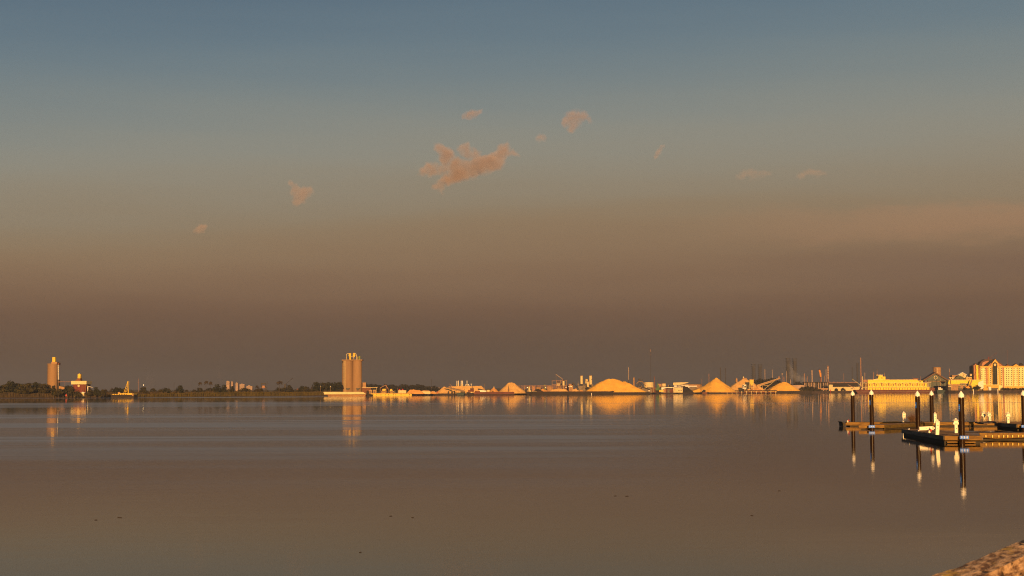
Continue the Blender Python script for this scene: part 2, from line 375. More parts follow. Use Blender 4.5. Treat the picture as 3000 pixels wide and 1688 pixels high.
lanes = math_node(N, L, 'ADD', lanes, math_node(N, L, 'MULTIPLY', lane_at(470, 690, 14, -0.15, 110), math_node(N, L, 'MULTIPLY', 0.50, leftish)))
lanes = math_node(N, L, 'ADD', lanes, math_node(N, L, 'MULTIPLY', lane_at(1290, 1420, 25, 0.1, 260), 0.22))
lanes = math_node(N, L, 'ADD', lanes, math_node(N, L, 'MULTIPLY', lane_at(520, 550, 8, 0.25, 120), 0.30))
fine = smooth(N, L, noise_at(0.05, (0.05, 1, 1), 3), 0.54, 0.66)
lanes = math_node(N, L, 'ADD', lanes, math_node(N, L, 'MULTIPLY', math_node(N, L, 'MULTIPLY', fine, smooth(N, L, Y, 200.0, 400.0)), 0.12))
near = math_node(N, L, 'SUBTRACT', 1.0, smooth(N, L, Y, 28.0, 52.0))
rough = math_node(N, L, 'ADD', 0.040, math_node(N, L, 'MULTIPLY', near, 0.10))
gl = N.new('ShaderNodeBsdfGlossy'); gl.inputs['Color'].default_value = (0.61, 0.59, 0.58, 1); gl.inputs['Roughness'].default_value = 0.28
mxs = N.new('ShaderNodeMixShader'); L.new(math_node(N, L, 'ADD', math_node(N, L, 'MULTIPLY', zone, 0.80), lanes, clamp=True), mxs.inputs[0])
L.new(bs.outputs[0], mxs.inputs[1]); L.new(gl.outputs[0], mxs.inputs[2]); L.new(mxs.outputs[0], N['Material Output'].inputs['Surface'])
L.new(rough, bs.inputs['Roughness'])
bp = N.new('ShaderNodeBump'); bp.inputs['Distance'].default_value = 0.01
L.new(math_node(N, L, 'ADD', noise_at(1.1, (0.45, 1, 1), 4), math_node(N, L, 'MULTIPLY', noise_at(0.25, (0.5, 1, 1), 2), 2.0)), bp.inputs['Height'])
bp.inputs['Strength'].default_value = 0.22; L.new(bp.outputs[0], bs.inputs['Normal'])
mb = MB(); mb.add([(-4500, -60, 0), (4500, -60, 0), (4500, 6000, 0), (-4500, 6000, 0)], [(0, 1, 2, 3)])
tag(mb.build('water', 'water'), kind='structure')

# ------------------------------------------------------------------ far shore land with its bank
mb = MB(); us = list(range(-700, 3701, 20)); vs = []; fs = []
ROWS = [(-3.0, -1.0), (0.0, 0.15), (3.0, None), (60, None), (700, None), (9000, None)]
for u in us:
    Y = DS(u); j = (random.random() - 0.5)
    for k, (dy, z) in enumerate(ROWS):
        yy = Y + dy if dy < 5000 else 11500
        yy += j * 3 if k < 3 else 0
        x = P(u, 1140, Y).x * (1 + dy / Y * 0.9 if dy < 5000 else 3.2)
        vs.append((x, yy, LV(u) + (j * 0.3 if k == 2 else 0) if z is None else z))
n = len(ROWS)
for i in range(len(us) - 1):
    for k in range(n - 1): fs.append((i * n + k, (i + 1) * n + k, (i + 1) * n + k + 1, i * n + k + 1))
mb.add(vs, fs)
land = mb.build('ground', 'soil'); land.data.materials.append(MATS['bank_rock']); tag(land, kind='structure')
for i, p in enumerate(land.data.polygons):
    if i % (n - 1) < 2: p.material_index = 1

# ------------------------------------------------------------------ haze over the bay
hm_ = bpy.data.materials.new('haze'); hm_.use_nodes = True; MATS['haze'] = hm_
N = hm_.node_tree.nodes; L = hm_.node_tree.links; N.remove(N['Principled BSDF'])
pv = N.new('ShaderNodeVolumePrincipled'); pv.inputs['Color'].default_value = (0.50, 0.53, 0.58, 1)
pv.inputs['Density'].default_value = 1.2e-4; pv.inputs['Anisotropy'].default_value = 0.35
L.new(pv.outputs[0], N['Material Output'].inputs['Volume'])
mb = MB(); mb.box(-9000, 9000, -400, 12500, -3, 150)
tag(mb.build('haze', 'haze'), 'thin brown evening haze over the bay and far shore', 'haze', kind='stuff')

# ------------------------------------------------------------------ clouds and smoke as real volumes
def volume_blobs(name, label, cat, Y, strokes, dens, nscale=1.7, namp=1.25, col=(0.96, 0.77, 0.74), bias=0.42, group=None, kind=None, zscale=1.0, soft=1.0):
    blobs = []                                    # strokes: lists of (u, v, radius) joined by overlapping puffs
    for st in strokes:
        if len(st) == 1: blobs.append(st[0])
        for (u0, v0, r0), (u1, v1, r1) in zip(st, st[1:]):
            n = max(1, int(math.hypot(u1 - u0, v1 - v0) / (0.55 * min(r0, r1)))) 
            for k in range(n + 1):
                if k == 0 and blobs and blobs[-1][:2] == (u0, v0): continue
                t = k / n; blobs.append((u0 + (u1 - u0) * t, v0 + (v1 - v0) * t, r0 + (r1 - r0) * t))
    rj = random.Random(len(label)); rm = max(r for _, _, r in blobs) * Y / FP
    pts = [(P(u, v, Y + rj.uniform(-0.6, 0.6) * r * Y / FP), r * Y / FP) for u, v, r in blobs]
    c = sum((p for p, _ in pts), Vector()) / len(pts)
    bm = bmesh.new()
    for p, r in pts:
        k = r * 1.15 + rm * 0.3
        bmesh.ops.create_icosphere(bm, subdivisions=2, radius=1.0, matrix=Matrix.Translation(p - c) @ Matrix.Diagonal((k, k, k * zscale, 1)))
    me = bpy.data.meshes.new(name); bm.to_mesh(me); bm.free()
    o = bpy.data.objects.new(name, me); COL.objects.link(o); o.location = c
    if len(pts) > 1:
        md = o.modifiers.new('r', 'REMESH'); md.mode = 'VOXEL'; md.voxel_size = min(r for _, r in pts) / 3
        dg = bpy.context.evaluated_depsgraph_get(); me2 = bpy.data.meshes.new_from_object(o.evaluated_get(dg)); o.modifiers.clear(); o.data = me2
    m = bpy.data.materials.new(name); m.use_nodes = True; N = m.node_tree.nodes; L = m.node_tree.links; N.remove(N['Principled BSDF'])
    tc = N.new('ShaderNodeTexCoord'); acc = None
    wn = N.new('ShaderNodeTexNoise'); wn.inputs['Scale'].default_value = 0.9 / rm; wn.inputs['Detail'].default_value = 3; L.new(tc.outputs['Object'], wn.inputs['Vector'])
    ws = N.new('ShaderNodeVectorMath'); ws.operation = 'SUBTRACT'; L.new(wn.outputs['Color'], ws.inputs[0]); ws.inputs[1].default_value = (0.5, 0.5, 0.5)
    wv = N.new('ShaderNodeVectorMath'); wv.operation = 'MULTIPLY_ADD'; L.new(ws.outputs[0], wv.inputs[0]); wv.inputs[1].default_value = (rm * 1.3,) * 3
    L.new(tc.outputs['Object'], wv.inputs[2])
    for p, r in pts:
        s = N.new('ShaderNodeVectorMath'); s.operation = 'SUBTRACT'; L.new(wv.outputs[0], s.inputs[0]); s.inputs[1].default_value = p - c
        k = N.new('ShaderNodeVectorMath'); k.operation = 'MULTIPLY'; L.new(s.outputs[0], k.inputs[0]); k.inputs[1].default_value = (1 / r, 1 / r, 1 / r / zscale)
        l = N.new('ShaderNodeVectorMath'); l.operation = 'LENGTH'; L.new(k.outputs[0], l.inputs[0])
        f = math_node(N, L, 'SUBTRACT', 1.0, math_node(N, L, 'MULTIPLY', l.outputs['Value'], l.outputs['Value']), clamp=True)
        acc = f if acc is None else math_node(N, L, 'SMOOTH_MAX', acc, f, 0.25)
    nz = N.new('ShaderNodeTexNoise'); nz.inputs['Scale'].default_value = nscale / rm; nz.inputs['Detail'].default_value = 5; nz.inputs['Roughness'].default_value = 0.58; L.new(wv.outputs[0], nz.inputs['Vector'])
    e = math_node(N, L, 'ADD', math_node(N, L, 'SUBTRACT', acc, bias), math_node(N, L, 'MULTIPLY', math_node(N, L, 'SUBTRACT', nz.outputs['Fac'], 0.5), namp))
    e = math_node(N, L, 'MULTIPLY', e, smooth(N, L, acc, 0.02, 0.3), clamp=True)
    dn = math_node(N, L, 'MULTIPLY', math_node(N, L, 'POWER', e, soft), dens)
    pv = N.new('ShaderNodeVolumePrincipled'); pv.inputs['Color'].default_value = (*col, 1)
    L.new(dn, pv.inputs['Density']); L.new(pv.outputs[0], N['Material Output'].inputs['Volume'])
    o.data.materials.clear(); o.data.materials.append(m)
    return tag(o, label, cat, group, kind)
def zp(*sts, ou=500, ov=280, s=0.5435): return [[(ou + x * s, ov + y * s, r * s) for x, y, r in st] for st in sts]
CY = 15000; G = 'small evening clouds above the bay'
volume_blobs('cloud', 'largest ragged orange pink cloud, high over the middle of the bay', 'cloud', CY, zp([(1450, 275, 40), (1490, 330, 62), (1530, 375, 62)], [(1590, 300, 62), (1640, 315, 55)], [(1450, 490, 42), (1510, 440, 66), (1580, 405, 80), (1690, 375, 76), (1760, 350, 66), (1800, 295, 50)], [(1360, 420, 34), (1420, 390, 44), (1480, 390, 40)], [(1840, 310, 38), (1880, 325, 26)]), 0.017, group=G)
volume_blobs('cloud', 'mushroom shaped pink cloud to the upper right of the largest cloud', 'cloud', CY, zp([(2125, 140, 40), (2165, 112, 52), (2225, 108, 50), (2255, 125, 32)], [(2185, 130, 50), (2165, 180, 36)]), 0.012, group=G)
volume_blobs('cloud', 'small flat pink cloud just above the largest cloud', 'cloud', CY, zp([(1580, 110, 26), (1620, 102, 36), (1668, 86, 26)]), 0.016, group=G)
volume_blobs('cloud', 'faint pink puff between the largest cloud and the mushroom shaped one', 'cloud', CY, zp([(1990, 228, 34), (2008, 226, 32)]), 0.008, group=G)
volume_blobs('cloud', 'torn pink cloud low and to the left of the largest cloud', 'cloud', CY, zp([(640, 472, 26), (672, 510, 44), (705, 545, 54), (690, 572, 36)], [(700, 525, 50), (752, 515, 42)]), 0.011, group=G)
volume_blobs('cloud', 'tiny reddish cloud farthest left and lowest of the pink clouds', 'cloud', CY, zp([(140, 726, 26), (165, 718, 34), (186, 702, 22)]), 0.013, group=G)
volume_blobs('cloud', 'thin slanting wisp of pink cloud, farthest right of the pink clouds', 'cloud', CY, zp([(248, 542, 20), (268, 508, 26), (290, 474, 20)], ou=1800, ov=200, s=0.483), 0.013, group=G)
volume_blobs('cloud', 'faint peach smear of cloud, left of a pair on the right of the sky', 'cloud', CY, zp([(770, 645, 60), (850, 645, 80), (930, 640, 60)], ou=1800, ov=200, s=0.483), 0.0025, group=G, zscale=0.5)
volume_blobs('cloud', 'faint peach smear of cloud, right of a pair on the right of the sky', 'cloud', CY, zp([(1130, 648, 55), (1200, 634, 66), (1270, 640, 50)], ou=1800, ov=200, s=0.483), 0.003, group=G, zscale=0.5)
G = 'smoke plumes over the far plants'
volume_blobs('smoke_plume', 'white steam plume drifting up between the two tallest dark derrick towers', 'steam plume', 4300, [[(2352, 1112, 15), (2338, 1107, 16), (2325, 1098, 14), (2318, 1084, 10), (2314, 1071, 8)]], 0.06, col=(.95, .93, .92), group=G, kind='stuff')
volume_blobs('smoke_plume', 'wide faint pinkish smoke column right of the dredge frame', 'smoke plume', 5200, [[(440, 1134, 14), (438, 1118, 12), (437, 1102, 10), (436, 1087, 8)]], 0.0045, group=G, kind='stuff')
volume_blobs('smoke_plume', 'thin faint pinkish smoke column above the distant pale buildings', 'smoke plume', 5200, [[(645, 1118, 6), (644, 1104, 5.5), (642, 1090, 5), (640, 1074, 4)]], 0.011, group=G, kind='stuff')

# ------------------------------------------------------------------ docks
def G_(u, v, z):
    d = ray(u, v); return CAM + d * ((z - CAM.z) / d.z)
def text_mesh(s, size, gap, m, parent, mw):       # every character of a board is a mesh of its own
    for k, ch in enumerate(s):
        cu = bpy.data.curves.new('letter', 'FONT'); cu.body = ch; cu.size = size; cu.align_x = 'CENTER'; cu.align_y = 'CENTER'; cu.extrude = 0.006
        o = bpy.data.objects.new('letter', cu); COL.objects.link(o)
        me = bpy.data.meshes.new_from_object(o.evaluated_get(bpy.context.evaluated_depsgraph_get())); bpy.data.objects.remove(o)
        me.transform(Matrix.Translation(((k - (len(s) - 1) / 2) * gap, 0, 0))); me.transform(mw); me.materials.append(MATS[m])
        t = bpy.data.objects.new('letter', me); COL.objects.link(t); t.parent = parent; ORG[t.name] = ORG[parent.name]
def slab(mb, quad, z0, z1):
    vs = [(p[0], p[1], z0) for p in quad] + [(p[0], p[1], z1) for p in quad]; n = len(quad)
    mb.add(vs, [tuple(reversed(range(n))), tuple(range(n, 2 * n))] + [(i, (i + 1) % n, n + (i + 1) % n, n + i) for i in range(n)])
def inset(quad, d):
    c = sum((Vector((p[0], p[1], 0)) for p in quad), Vector()) / len(quad)
    return [tuple((Vector((p[0], p[1], 0)) + (c - Vector((p[0], p[1], 0))).normalized() * d)) for p in quad]
def board(mb, a, b, z0, z1, t=0.07, gap=0.0):     # upright board between two plan points, standing out by t
    a, b = Vector((a[0], a[1], 0)), Vector((b[0], b[1], 0)); d = (b - a).normalized(); nrm = Vector((d.y, -d.x, 0))
    slab(mb, [a, b, b + nrm * t, a + nrm * t][::-1], z0, z1)
def thing_at(name, label, cat, loc, group=None):
    o = bpy.data.objects.new(name, None); COL.objects.link(o); o.location = loc; o.empty_display_size = 0.3; ORG[o.name] = Vector(loc)
    return tag(o, label, cat, group)
def deck_boards(mb, quad, z, w=0.145, th=0.035):  # boards laid across the quad's long direction q0->q1
    a, b, c, d = [Vector((p[0], p[1], 0)) for p in quad]
    ln = (b - a).length; n = max(2, int(ln / w))
    for i in range(n):
        t0, t1 = i / n, (i + 0.93) / n; dz = random.uniform(-0.006, 0.006)
        slab(mb, [a.lerp(b, t0), a.lerp(b, t1), d.lerp(c, t1), d.lerp(c, t0)], z - th + dz, z + dz)
GD = 'timber docks of the ruined marina'
# --- dock B: finger with the 9B8 board
NL, FL, NR = G_(2767, 1277, 0.6), G_(2643, 1257, 0.6), G_(2877, 1277, 0.6)
wv = (NR - NL); FR = FL + Vector((wv.x, wv.y, 0)) * 0.98
WB0, WB1 = G_(2876, 1268.3, 0.6), G_(3090, 1267.6, 0.6)
fb = thing_at('dock_finger', 'long dock finger with the blue 9B8 board on its lit end', 'dock', (NL.x, NL.y, 0), GD)
quad = [FL, NL, NR, FR]; quad = [(p.x, p.y) for p in quad]
mb = MB(); deck_boards(mb, quad, 0.60); mb.build('deck', 'dock_deck', fb)
mb = MB(); board(mb, quad[1], quad[2], 0.26, 0.585, 0.08); mb.build('end_board', 'dock_wood', fb)
mb = MB(); board(mb, quad[0], (quad[1][0], quad[1][1]), 0.26, 0.58, 0.07)
a, b = Vector((*quad[0], 0)), Vector((*quad[1], 0)); dv = (b - a).normalized(); nv = Vector((dv.y, -dv.x, 0))
mb.build('side_board', 'dock_grey', fb)
mb = MB(); board(mb, quad[2], quad[3], 0.26, 0.58, 0.07); mb.build('side_board', 'dock_grey', fb)
mb = MB(); q2 = inset(quad, 0.45); slab(mb, q2, -0.3, 0.25); mb.build('float', 'dock_black', fb)
mb = MB(); board(mb, (NL.x + 0.25, NL.y + 0.2), (NR.x - 0.45, NR.y + 0.2), 0.05, 0.16, 0.06); mb.build('lower_beam', 'dock_wood', fb)
for fx in (0.60, 0.35, 0.1):
    p = Vector((*quad[0], 0)).lerp(Vector((*quad[1], 0)), fx) + Vector((0.25, 0, 0))
    mb = MB(); mb.box(p.x - 0.04, p.x + 0.04, p.y - 0.14, p.y + 0.14, 0.60, 0.66); mb.box(p.x - 0.03, p.x + 0.03, p.y - 0.22, p.y + 0.22, 0.66, 0.70); mb.build('cleat', 'cap_white', fb)
def dock_sign(parent, u, v0, v1, u0, u1, Y, s, size):
    x0, x1 = P(u0, 1200, Y).x, P(u1, 1200, Y).x; za, zb = P(u, v1, Y).z, P(u, v0, Y).z
    mb = MB(); mb.box(x0, x1, Y - 0.03, Y, za, zb); sg = mb.build('sign', 'sign_blue', parent)
    text_mesh(s, size, (x1 - x0) * 0.3, 'sign_white', sg, Matrix.Translation(Vector(((x0 + x1) / 2, Y - 0.036, (za + zb) / 2 - size * 0.02)) - ORG[parent.name]) @ Matrix.Rotation(R(90), 4, 'X'))
    return sg
YB = NL.y - 0.62
dock_sign(fb, 2823, 1277, 1286.5, 2810, 2836.5, YB, '9B8', 0.21)
# hoop that holds the sign round the piling
for xx in (P(2810, 1200, YB).x, P(2836, 1200, YB).x):
    mb = MB(); mb.box(xx - 0.02, xx + 0.02, YB + 0.002, NL.y + 0.08, 0.36, 0.44); mb.build('pile_bracket', 'dark_steel', fb)
# --- walkway B
wb = thing_at('dock_walkway', 'nearer long dock walkway with bright yellow fenders along its face', 'dock', (WB0.x, WB0.y, 0), GD)
quad = [(WB0.x - 2.2, WB0.y), (WB1.x, WB1.y), (WB1.x, WB1.y + 2.2), (WB0.x - 2.2, WB0.y + 2.2)]
mb = MB(); deck_boards(mb, [quad[0], quad[1], quad[2], quad[3]], 0.60); mb.build('deck', 'dock_deck', wb)
mb = MB(); board(mb, (WB0.x - 0.2, WB0.y), quad[1], 0.42, 0.585, 0.08); mb.build('face_board', 'dock_wood', wb)
mb = MB(); board(mb, (WB0.x - 0.2, WB0.y), quad[1], 0.20, 0.41, 0.08); mb.build('face_board', 'dock_wood', wb)
mb = MB(); slab(mb, inset(quad, 0.5), -0.3, 0.18); mb.build('float', 'dock_black', wb)
for uf in (2886, 2905, 2924, 2938, 2950, 2964, 2981, 2994, 3010):
    x = P(uf, 1270, WB0.y).x; mb = MB(); mb.lathe(x, WB0.y - 0.17, [(0.03, 0.20), (0.055, 0.24), (0.055, 0.38), (0.03, 0.42)], 10); mb.build('fender', 'fender_yellow', wb, smooth=True)
for i in range(8):
    x = P(2893 + i * 15, 1270, WB0.y).x; mb = MB(); mb.disc((x, WB0.y - 0.10, 0.50), 0.045, 0.02, 10); mb.build('bolt', 'dark_steel', wb)
for (ua, va, ub, vb) in ((2877, 1281.5, 2925, 1284.8), (2915, 1284.6, 3010, 1281.3)):
    mb = MB(); y = WB0.y - 0.3; a, b = P(ua, va, y), P(ub, vb, y); a.z = max(a.z, 0.04); b.z = max(b.z, 0.04); mb.tube(a, b, 0.035); mb.build('pipe', 'dock_wood', wb)
# --- main walkway at the back
WA0, WA1 = G_(2477, 1236.8, 0.5), G_(3100, 1236.2, 0.5)
wa = thing_at('dock_walkway', 'farther long dock walkway behind the 1A6 and 9B8 fingers', 'dock', (WA0.x, WA0.y, 0), GD)
quad = [(WA0.x, WA0.y), (WA1.x, WA1.y), (WA1.x, WA1.y + 2.0), (WA0.x, WA0.y + 2.0)]
mb = MB(); deck_boards(mb, quad, 0.50); mb.build('deck', 'dock_deck', wa)
mb = MB(); board(mb, quad[0], quad[1], 0.13, 0.485, 0.08); mb.build('face_board', 'dock_wood', wa)
mb = MB(); slab(mb, inset(quad, 0.5), -0.3, 0.12); mb.build('float', 'dock_black', wa)
mb = MB(); x = WA0.x - 0.02; mb.prism([(x, 0.30), (x - 0.42, 0.56), (x - 0.30, 0.36), (x - 0.28, 0.02), (x, 0.02)], WA0.y - 0.1, WA0.y + 2.0); mb.build('end_cap', 'dock_black', wa)
mb = MB(); a = P(2828, 1249.5, WA0.y - 0.4); b = P(2877, 1249.3, WA0.y - 0.4); mb.tube((a.x, a.y, 0.06), (b.x, b.y, 0.06), 0.05)
mb2 = mb; mb2.build('pipe', 'fender_yellow', wa)
# --- skewed section A with the 1A6 board
AL, AR, AB = G_(2515, 1246, 0.46), G_(2590, 1245.6, 0.46), G_(2732, 1236.6, 0.50)
fa = thing_at('dock_finger', 'twisted dock section with the blue 1A6 board on its end', 'dock', (AL.x, AL.y, 0), GD)
dv = AB - AR; AC = AL + dv
quad = [(p.x, p.y) for p in (AC, AL, AR, AB)]
mb = MB(); deck_boards(mb, quad, 0.46); mb.build('deck', 'dock_deck', fa)
mb = MB(); board(mb, quad[1], quad[2], 0.17, 0.445, 0.08); mb.build('end_board', 'dock_wood', fa)
mb = MB(); a, b = Vector((*quad[2], 0)), Vector((*quad[3], 0)); n = 46
for i in range(n): board(mb, a.lerp(b, i / n), a.lerp(b, (i + 0.82) / n), 0.11 + random.uniform(-0.02, 0.02), 0.455, 0.05)
mb.build('slatted_side', 'dock_wood_green', fa)
mb = MB(); slab(mb, inset(quad, 0.5), -0.3, 0.1); mb.build('float', 'dock_black', fa)
YA = AL.y - 0.62
dock_sign(fa, 2553, 1246.0, 1253.6, 2544, 2562, YA, '1A6', 0.19)
for xx in (P(2544.5, 1200, YA).x, P(2561.5, 1200, YA).x):
    mb = MB(); mb.box(xx - 0.02, xx + 0.02, YA + 0.002, AL.y + 0.08, 0.26, 0.33); mb.build('pile_bracket', 'dark_steel', fa)
# --- finger C at the right edge
CN, CF = G_(2980, 1243.5, 0.6), G_(2915, 1237.6, 0.6)
fc = thing_at('dock_finger', 'dark sided dock finger at the right edge with a blue board starting with 7', 'dock', (CN.x, CN.y, 0), GD)
dx = 2.9; quad = [(CF.x, CF.y), (CN.x, CN.y), (CN.x + dx, CN.y), (CF.x + dx, CF.y)]
mb = MB(); deck_boards(mb, quad, 0.60); mb.build('deck', 'dock_deck', fc)
mb = MB(); board(mb, quad[1], quad[2], 0.28, 0.585, 0.08); mb.build('end_board', 'dock_wood', fc)
mb = MB(); board(mb, quad[0], quad[1], 0.24, 0.58, 0.07); mb.build('side_board', 'dock_grey', fc)
mb = MB(); slab(mb, inset(quad, 0.45), -0.3, 0.22); mb.build('float', 'dock_black', fc)
YC = CN.y - 0.62
dock_sign(fc, 2998, 1245.5, 1253, 2991, 3010, YC, '7C8', 0.19)
# broken boards between walkway A and finger C
mb = MB(); p = G_(2895, 1238.5, 0.6)
mb.obox(p + Vector((0.0, 0, 0.02)), (0.75, 0, 0.06), (0.1, 1.2, 0.05), (0, 0, 0.05)); o = mb.build('broken_dock_panel', 'dock_deck', None, loc=(p.x, p.y, 0.4)); tag(o, 'tilted broken dock panel below the two leaning white pedestals', 'dock panel')
mb = MB(); p = G_(2874, 1240.5, 0.45); mb.obox(p, (0.5, 0, -0.05), (0, 0.6, 0.05), (0, 0, 0.05)); o = mb.build('broken_dock_panel', 'dock_deck', None, loc=(p.x, p.y, 0.35)); tag(o, 'short sagging dock panel against the far walkway, left of the leaning pedestals', 'dock panel')

# ------------------------------------------------------------------ pilings
def piling(u, vtip, vcap, Y, label, tagv=None, dia_px=None, drip=None):
    p = P(u, 1200, Y); x = p.x; zt = P(u, vtip, Y).z; r = dia_px / 2 * Y / FP
    zc = P(u, vcap, Y).z
    t = thing_at('piling', label, 'piling', (x, Y, 0), 'white capped dock pilings')
    mb = MB(); mb.lathe(x, Y, [(r * 1.02, -1.2), (r * 1.02, 0.2), (r, 0.8), (r * 0.97, zc)], 22); mb.build('shaft', 'pile_brown', t, smooth=True)
    mb = MB(); sh = zc + (zt - zc) * 0.40
    mb.lathe(x, Y, [(r * 1.0, zc - 0.01), (r * 1.06, zc), (r * 1.06, sh - 0.02), (r * 0.98, sh + 0.03), (0.012, zt)], 22); mb.build('cap', 'cap_white', t, smooth=True)
    mb = MB(); mb.box(x - 0.25 * r - 0.035, x - 0.25 * r + 0.035, Y - r * 1.06, Y - r * 0.9, zc - 0.07, zc - 0.005); mb.build('cap_bolt', 'pedestal_white', t)
    if tagv:
        za, zb = P(u, tagv[1], Y).z, P(u, tagv[0], Y).z; mb = MB(); vs = []; n = 6
        for k in range(n + 1):
            a = R(-176 + 42 * k / n)
            for z in (za, zb):
                for rr in (1.01, 1.07): vs.append((x + math.cos(a) * r * rr, Y + math.sin(a) * r * rr, z))
        fs = []
        for k in range(n):
            i = k * 4; j = i + 4; fs += [(i, j, j + 2, i + 2), (i + 1, i + 3, j + 3, j + 1), (i, i + 1, j + 1, j), (i + 2, j + 2, j + 3, i + 3)]
        fs += [(0, 2, 3, 1), (n * 4, n * 4 + 1, n * 4 + 3, n * 4 + 2)]
        mb.add(vs, fs); tg = mb.build('number_plate', 'sign_blue', t)
        a = R(-150); mb = MB(); zm = za * 0.45 + zb * 0.55
        for dz, hh in ((0.06, 0.05), (-0.07, 0.035)):
            c = Vector((x + math.cos(a) * r * 1.075, Y + math.sin(a) * r * 1.075, zm + dz)); mb.obox(c, Vector((-math.sin(a), math.cos(a), 0)) * 0.016, Vector((math.cos(a), math.sin(a), 0)) * 0.004, (0, 0, hh))
        mb.build('plate_mark', 'sign_white', tg)
    return t
piling(2498.5, 1144.8, 1158.3, WA0.y + 2.45, 'white capped piling at the far left end of the docks, without a number plate', None, 11.3)
piling(2553.5, 1142.2, 1156.2, AL.y - 0.32, 'white capped piling inside the blue 1A6 board', (1172, 1187), 12.4)
piling(2688.5, 1144.8, 1161.0, FL.y + 1.2, 'white capped piling behind the far end of the 9B8 finger', (1179, 1196), 13.8)
piling(2729.5, 1144.2, 1158.0, WA0.y - 0.5, 'white capped piling with a white pedestal half hidden behind it', None, 11.9)
piling(2816.5, 1145.4, 1164.2, NL.y - 0.34, 'thickest white capped piling, inside the blue 9B8 board', (1184.5, 1205), 16.9)
piling(2998.5, 1143.5, 1158.3, CN.y - 0.34, 'white capped piling cut by the right edge of the photo', None, 12.6)

# ------------------------------------------------------------------ power pedestals
def pedestal(u, vtop, vbase, wpx, zdeck, label, wings=False, tilt=(0, 0, 0), damage=False, Y=None):
    b = G_(u, vbase, zdeck) if Y is None else P(u, vbase, Y); Y = b.y; h = (vbase - vtop) * Y / FP; hw = wpx / 2 * Y / FP
    t = thing_at('power_pedestal', label, 'power pedestal', (b.x, Y, zdeck), 'white dock power pedestals')
    x, z = b.x, zdeck
    mb = MB()
    if wings:
        pts = [(x - hw * .62, z), (x - hw * .62, z + h * .56), (x - hw * 1.25, z + h * .60), (x - hw * .7, z + h * .85), (x + hw * .7, z + h * .85), (x + hw * 1.25, z + h * .60), (x + hw * .62, z + h * .56), (x + hw * .62, z)]
        if damage: pts = pts[1:7] + [(x + hw * .5, z + h * .2), (x + hw * .1, z + h * .38)]
        mb.prism(pts, Y - hw * .6, Y + hw * .6)
    else:
        for k, s in ((-1, 0), (1, 0)): pass
        mb.add([(x - hw * .92, Y - hw * .9, z), (x + hw * .92, Y - hw * .9, z), (x + hw * .92, Y + hw * .9, z), (x - hw * .92, Y + hw * .9, z), (x - hw, Y - hw, z + h * .82), (x + hw, Y - hw, z + h * .82), (x + hw, Y + hw, z + h * .82), (x - hw, Y + hw, z + h * .82)],
               [(0, 3, 2, 1), (4, 5, 6, 7), (0, 1, 5, 4), (1, 2, 6, 5), (2, 3, 7, 6), (3, 0, 4, 7)])
    mb.build('body', 'pedestal_white', t)
    if damage:
        mb = MB(); mb.box(x - hw * .7, x - hw * .35, Y - .05, Y + .05, z, z + h * .62); mb.build('post', 'dark_steel', t)
    mb = MB(); k = 1.25 if wings else 1.2
    mb.lathe(x, Y, [(hw * k * 1.2, z + h * .84), (hw * k * 1.22, z + h * .865), (hw * .5, z + h * .925), (hw * .42, z + h * .93), (hw * .42, z + h * .975), (hw * .2, z + h)], 4 if not wings else 16, R(45)); mb.build('cap', 'pedestal_white', t)
    if not damage:
        mb = MB(); mb.box(x - hw * .5, x + hw * .5, Y - hw * 1.04, Y - hw * .5, z + h * .60, z + h * .63); mb.build('door_slot', 'window_dark', t)
        mb = MB(); mb.disc((x + hw * .1, Y - hw * 1.0, z + h * (.30 if wings else .42)), hw * .16, 0.1, 10); mb.build('socket', 'window_dark', t)
    t.rotation_euler = tilt
    return t
pedestal(2648, 1206, 1238, 9.5, 0.48, 'upright white pedestal beside the dry bush on the 1A6 section')
pedestal(2739.5, 1208, 1240, 8, 0.5, 'white pedestal half hidden behind a piling on the far walkway')
pedestal(2745.5, 1229, 1274, 10.5, 0.6, 'tallest white pedestal, leaning slightly, near the lit end of the 9B8 finger', tilt=(0, R(3), R(-6)))
pedestal(2800.5, 1225.5, 1268.8, 14, 0.6, 'shirt shaped white pedestal just left of the thickest piling', wings=True)
pedestal(2953.5, 1207, 1239.8, 11, 0.6, 'shirt shaped white pedestal standing alone on the right dock finger', wings=True)
pedestal(2881.5, 1205, 1237, 10.5, 0.56, 'broken white pedestal with half its body gone, left of a leaning one', wings=True, damage=True, tilt=(0, R(2), R(-14)))
pedestal(2900.5, 1206, 1237.5, 10.5, 0.56, 'leaning white pedestal right of the broken one', wings=True, tilt=(0, R(-8), R(14)))
fp = pedestal(2693, 1217, 1262.5, 11, 0.6, 'fallen white pedestal lying on its side on the 9B8 finger', Y=G_(2700, 1263, 0.6).y)
fp.rotation_euler = (0, R(88), R(-4)); fp.location.z = 0.6 + 0.21
def stub(u, vb, z, label):
    b = G_(u, vb, z); t = thing_at('hose_valve', label, 'valve', tuple(b))
    mb = MB(); mb.lathe(b.x - 0.06, b.y, [(0.09, z), (0.08, z + 0.2)], 10); mb.build('stub', 'pedestal_white', t)
    mb = MB(); mb.lathe(b.x + 0.05, b.y - 0.02, [(0.05, z + 0.1), (0.1, z + 0.14), (0.1, z + 0.24), (0.04, z + 0.30)], 10); mb.build('valve_wheel', 'red_paint', t)
stub(2485, 1237.3, 0.5, 'small red and white valve on the far left end of the docks')
stub(2725, 1268.5, 0.6, 'small red and white valve beside the fallen pedestal')
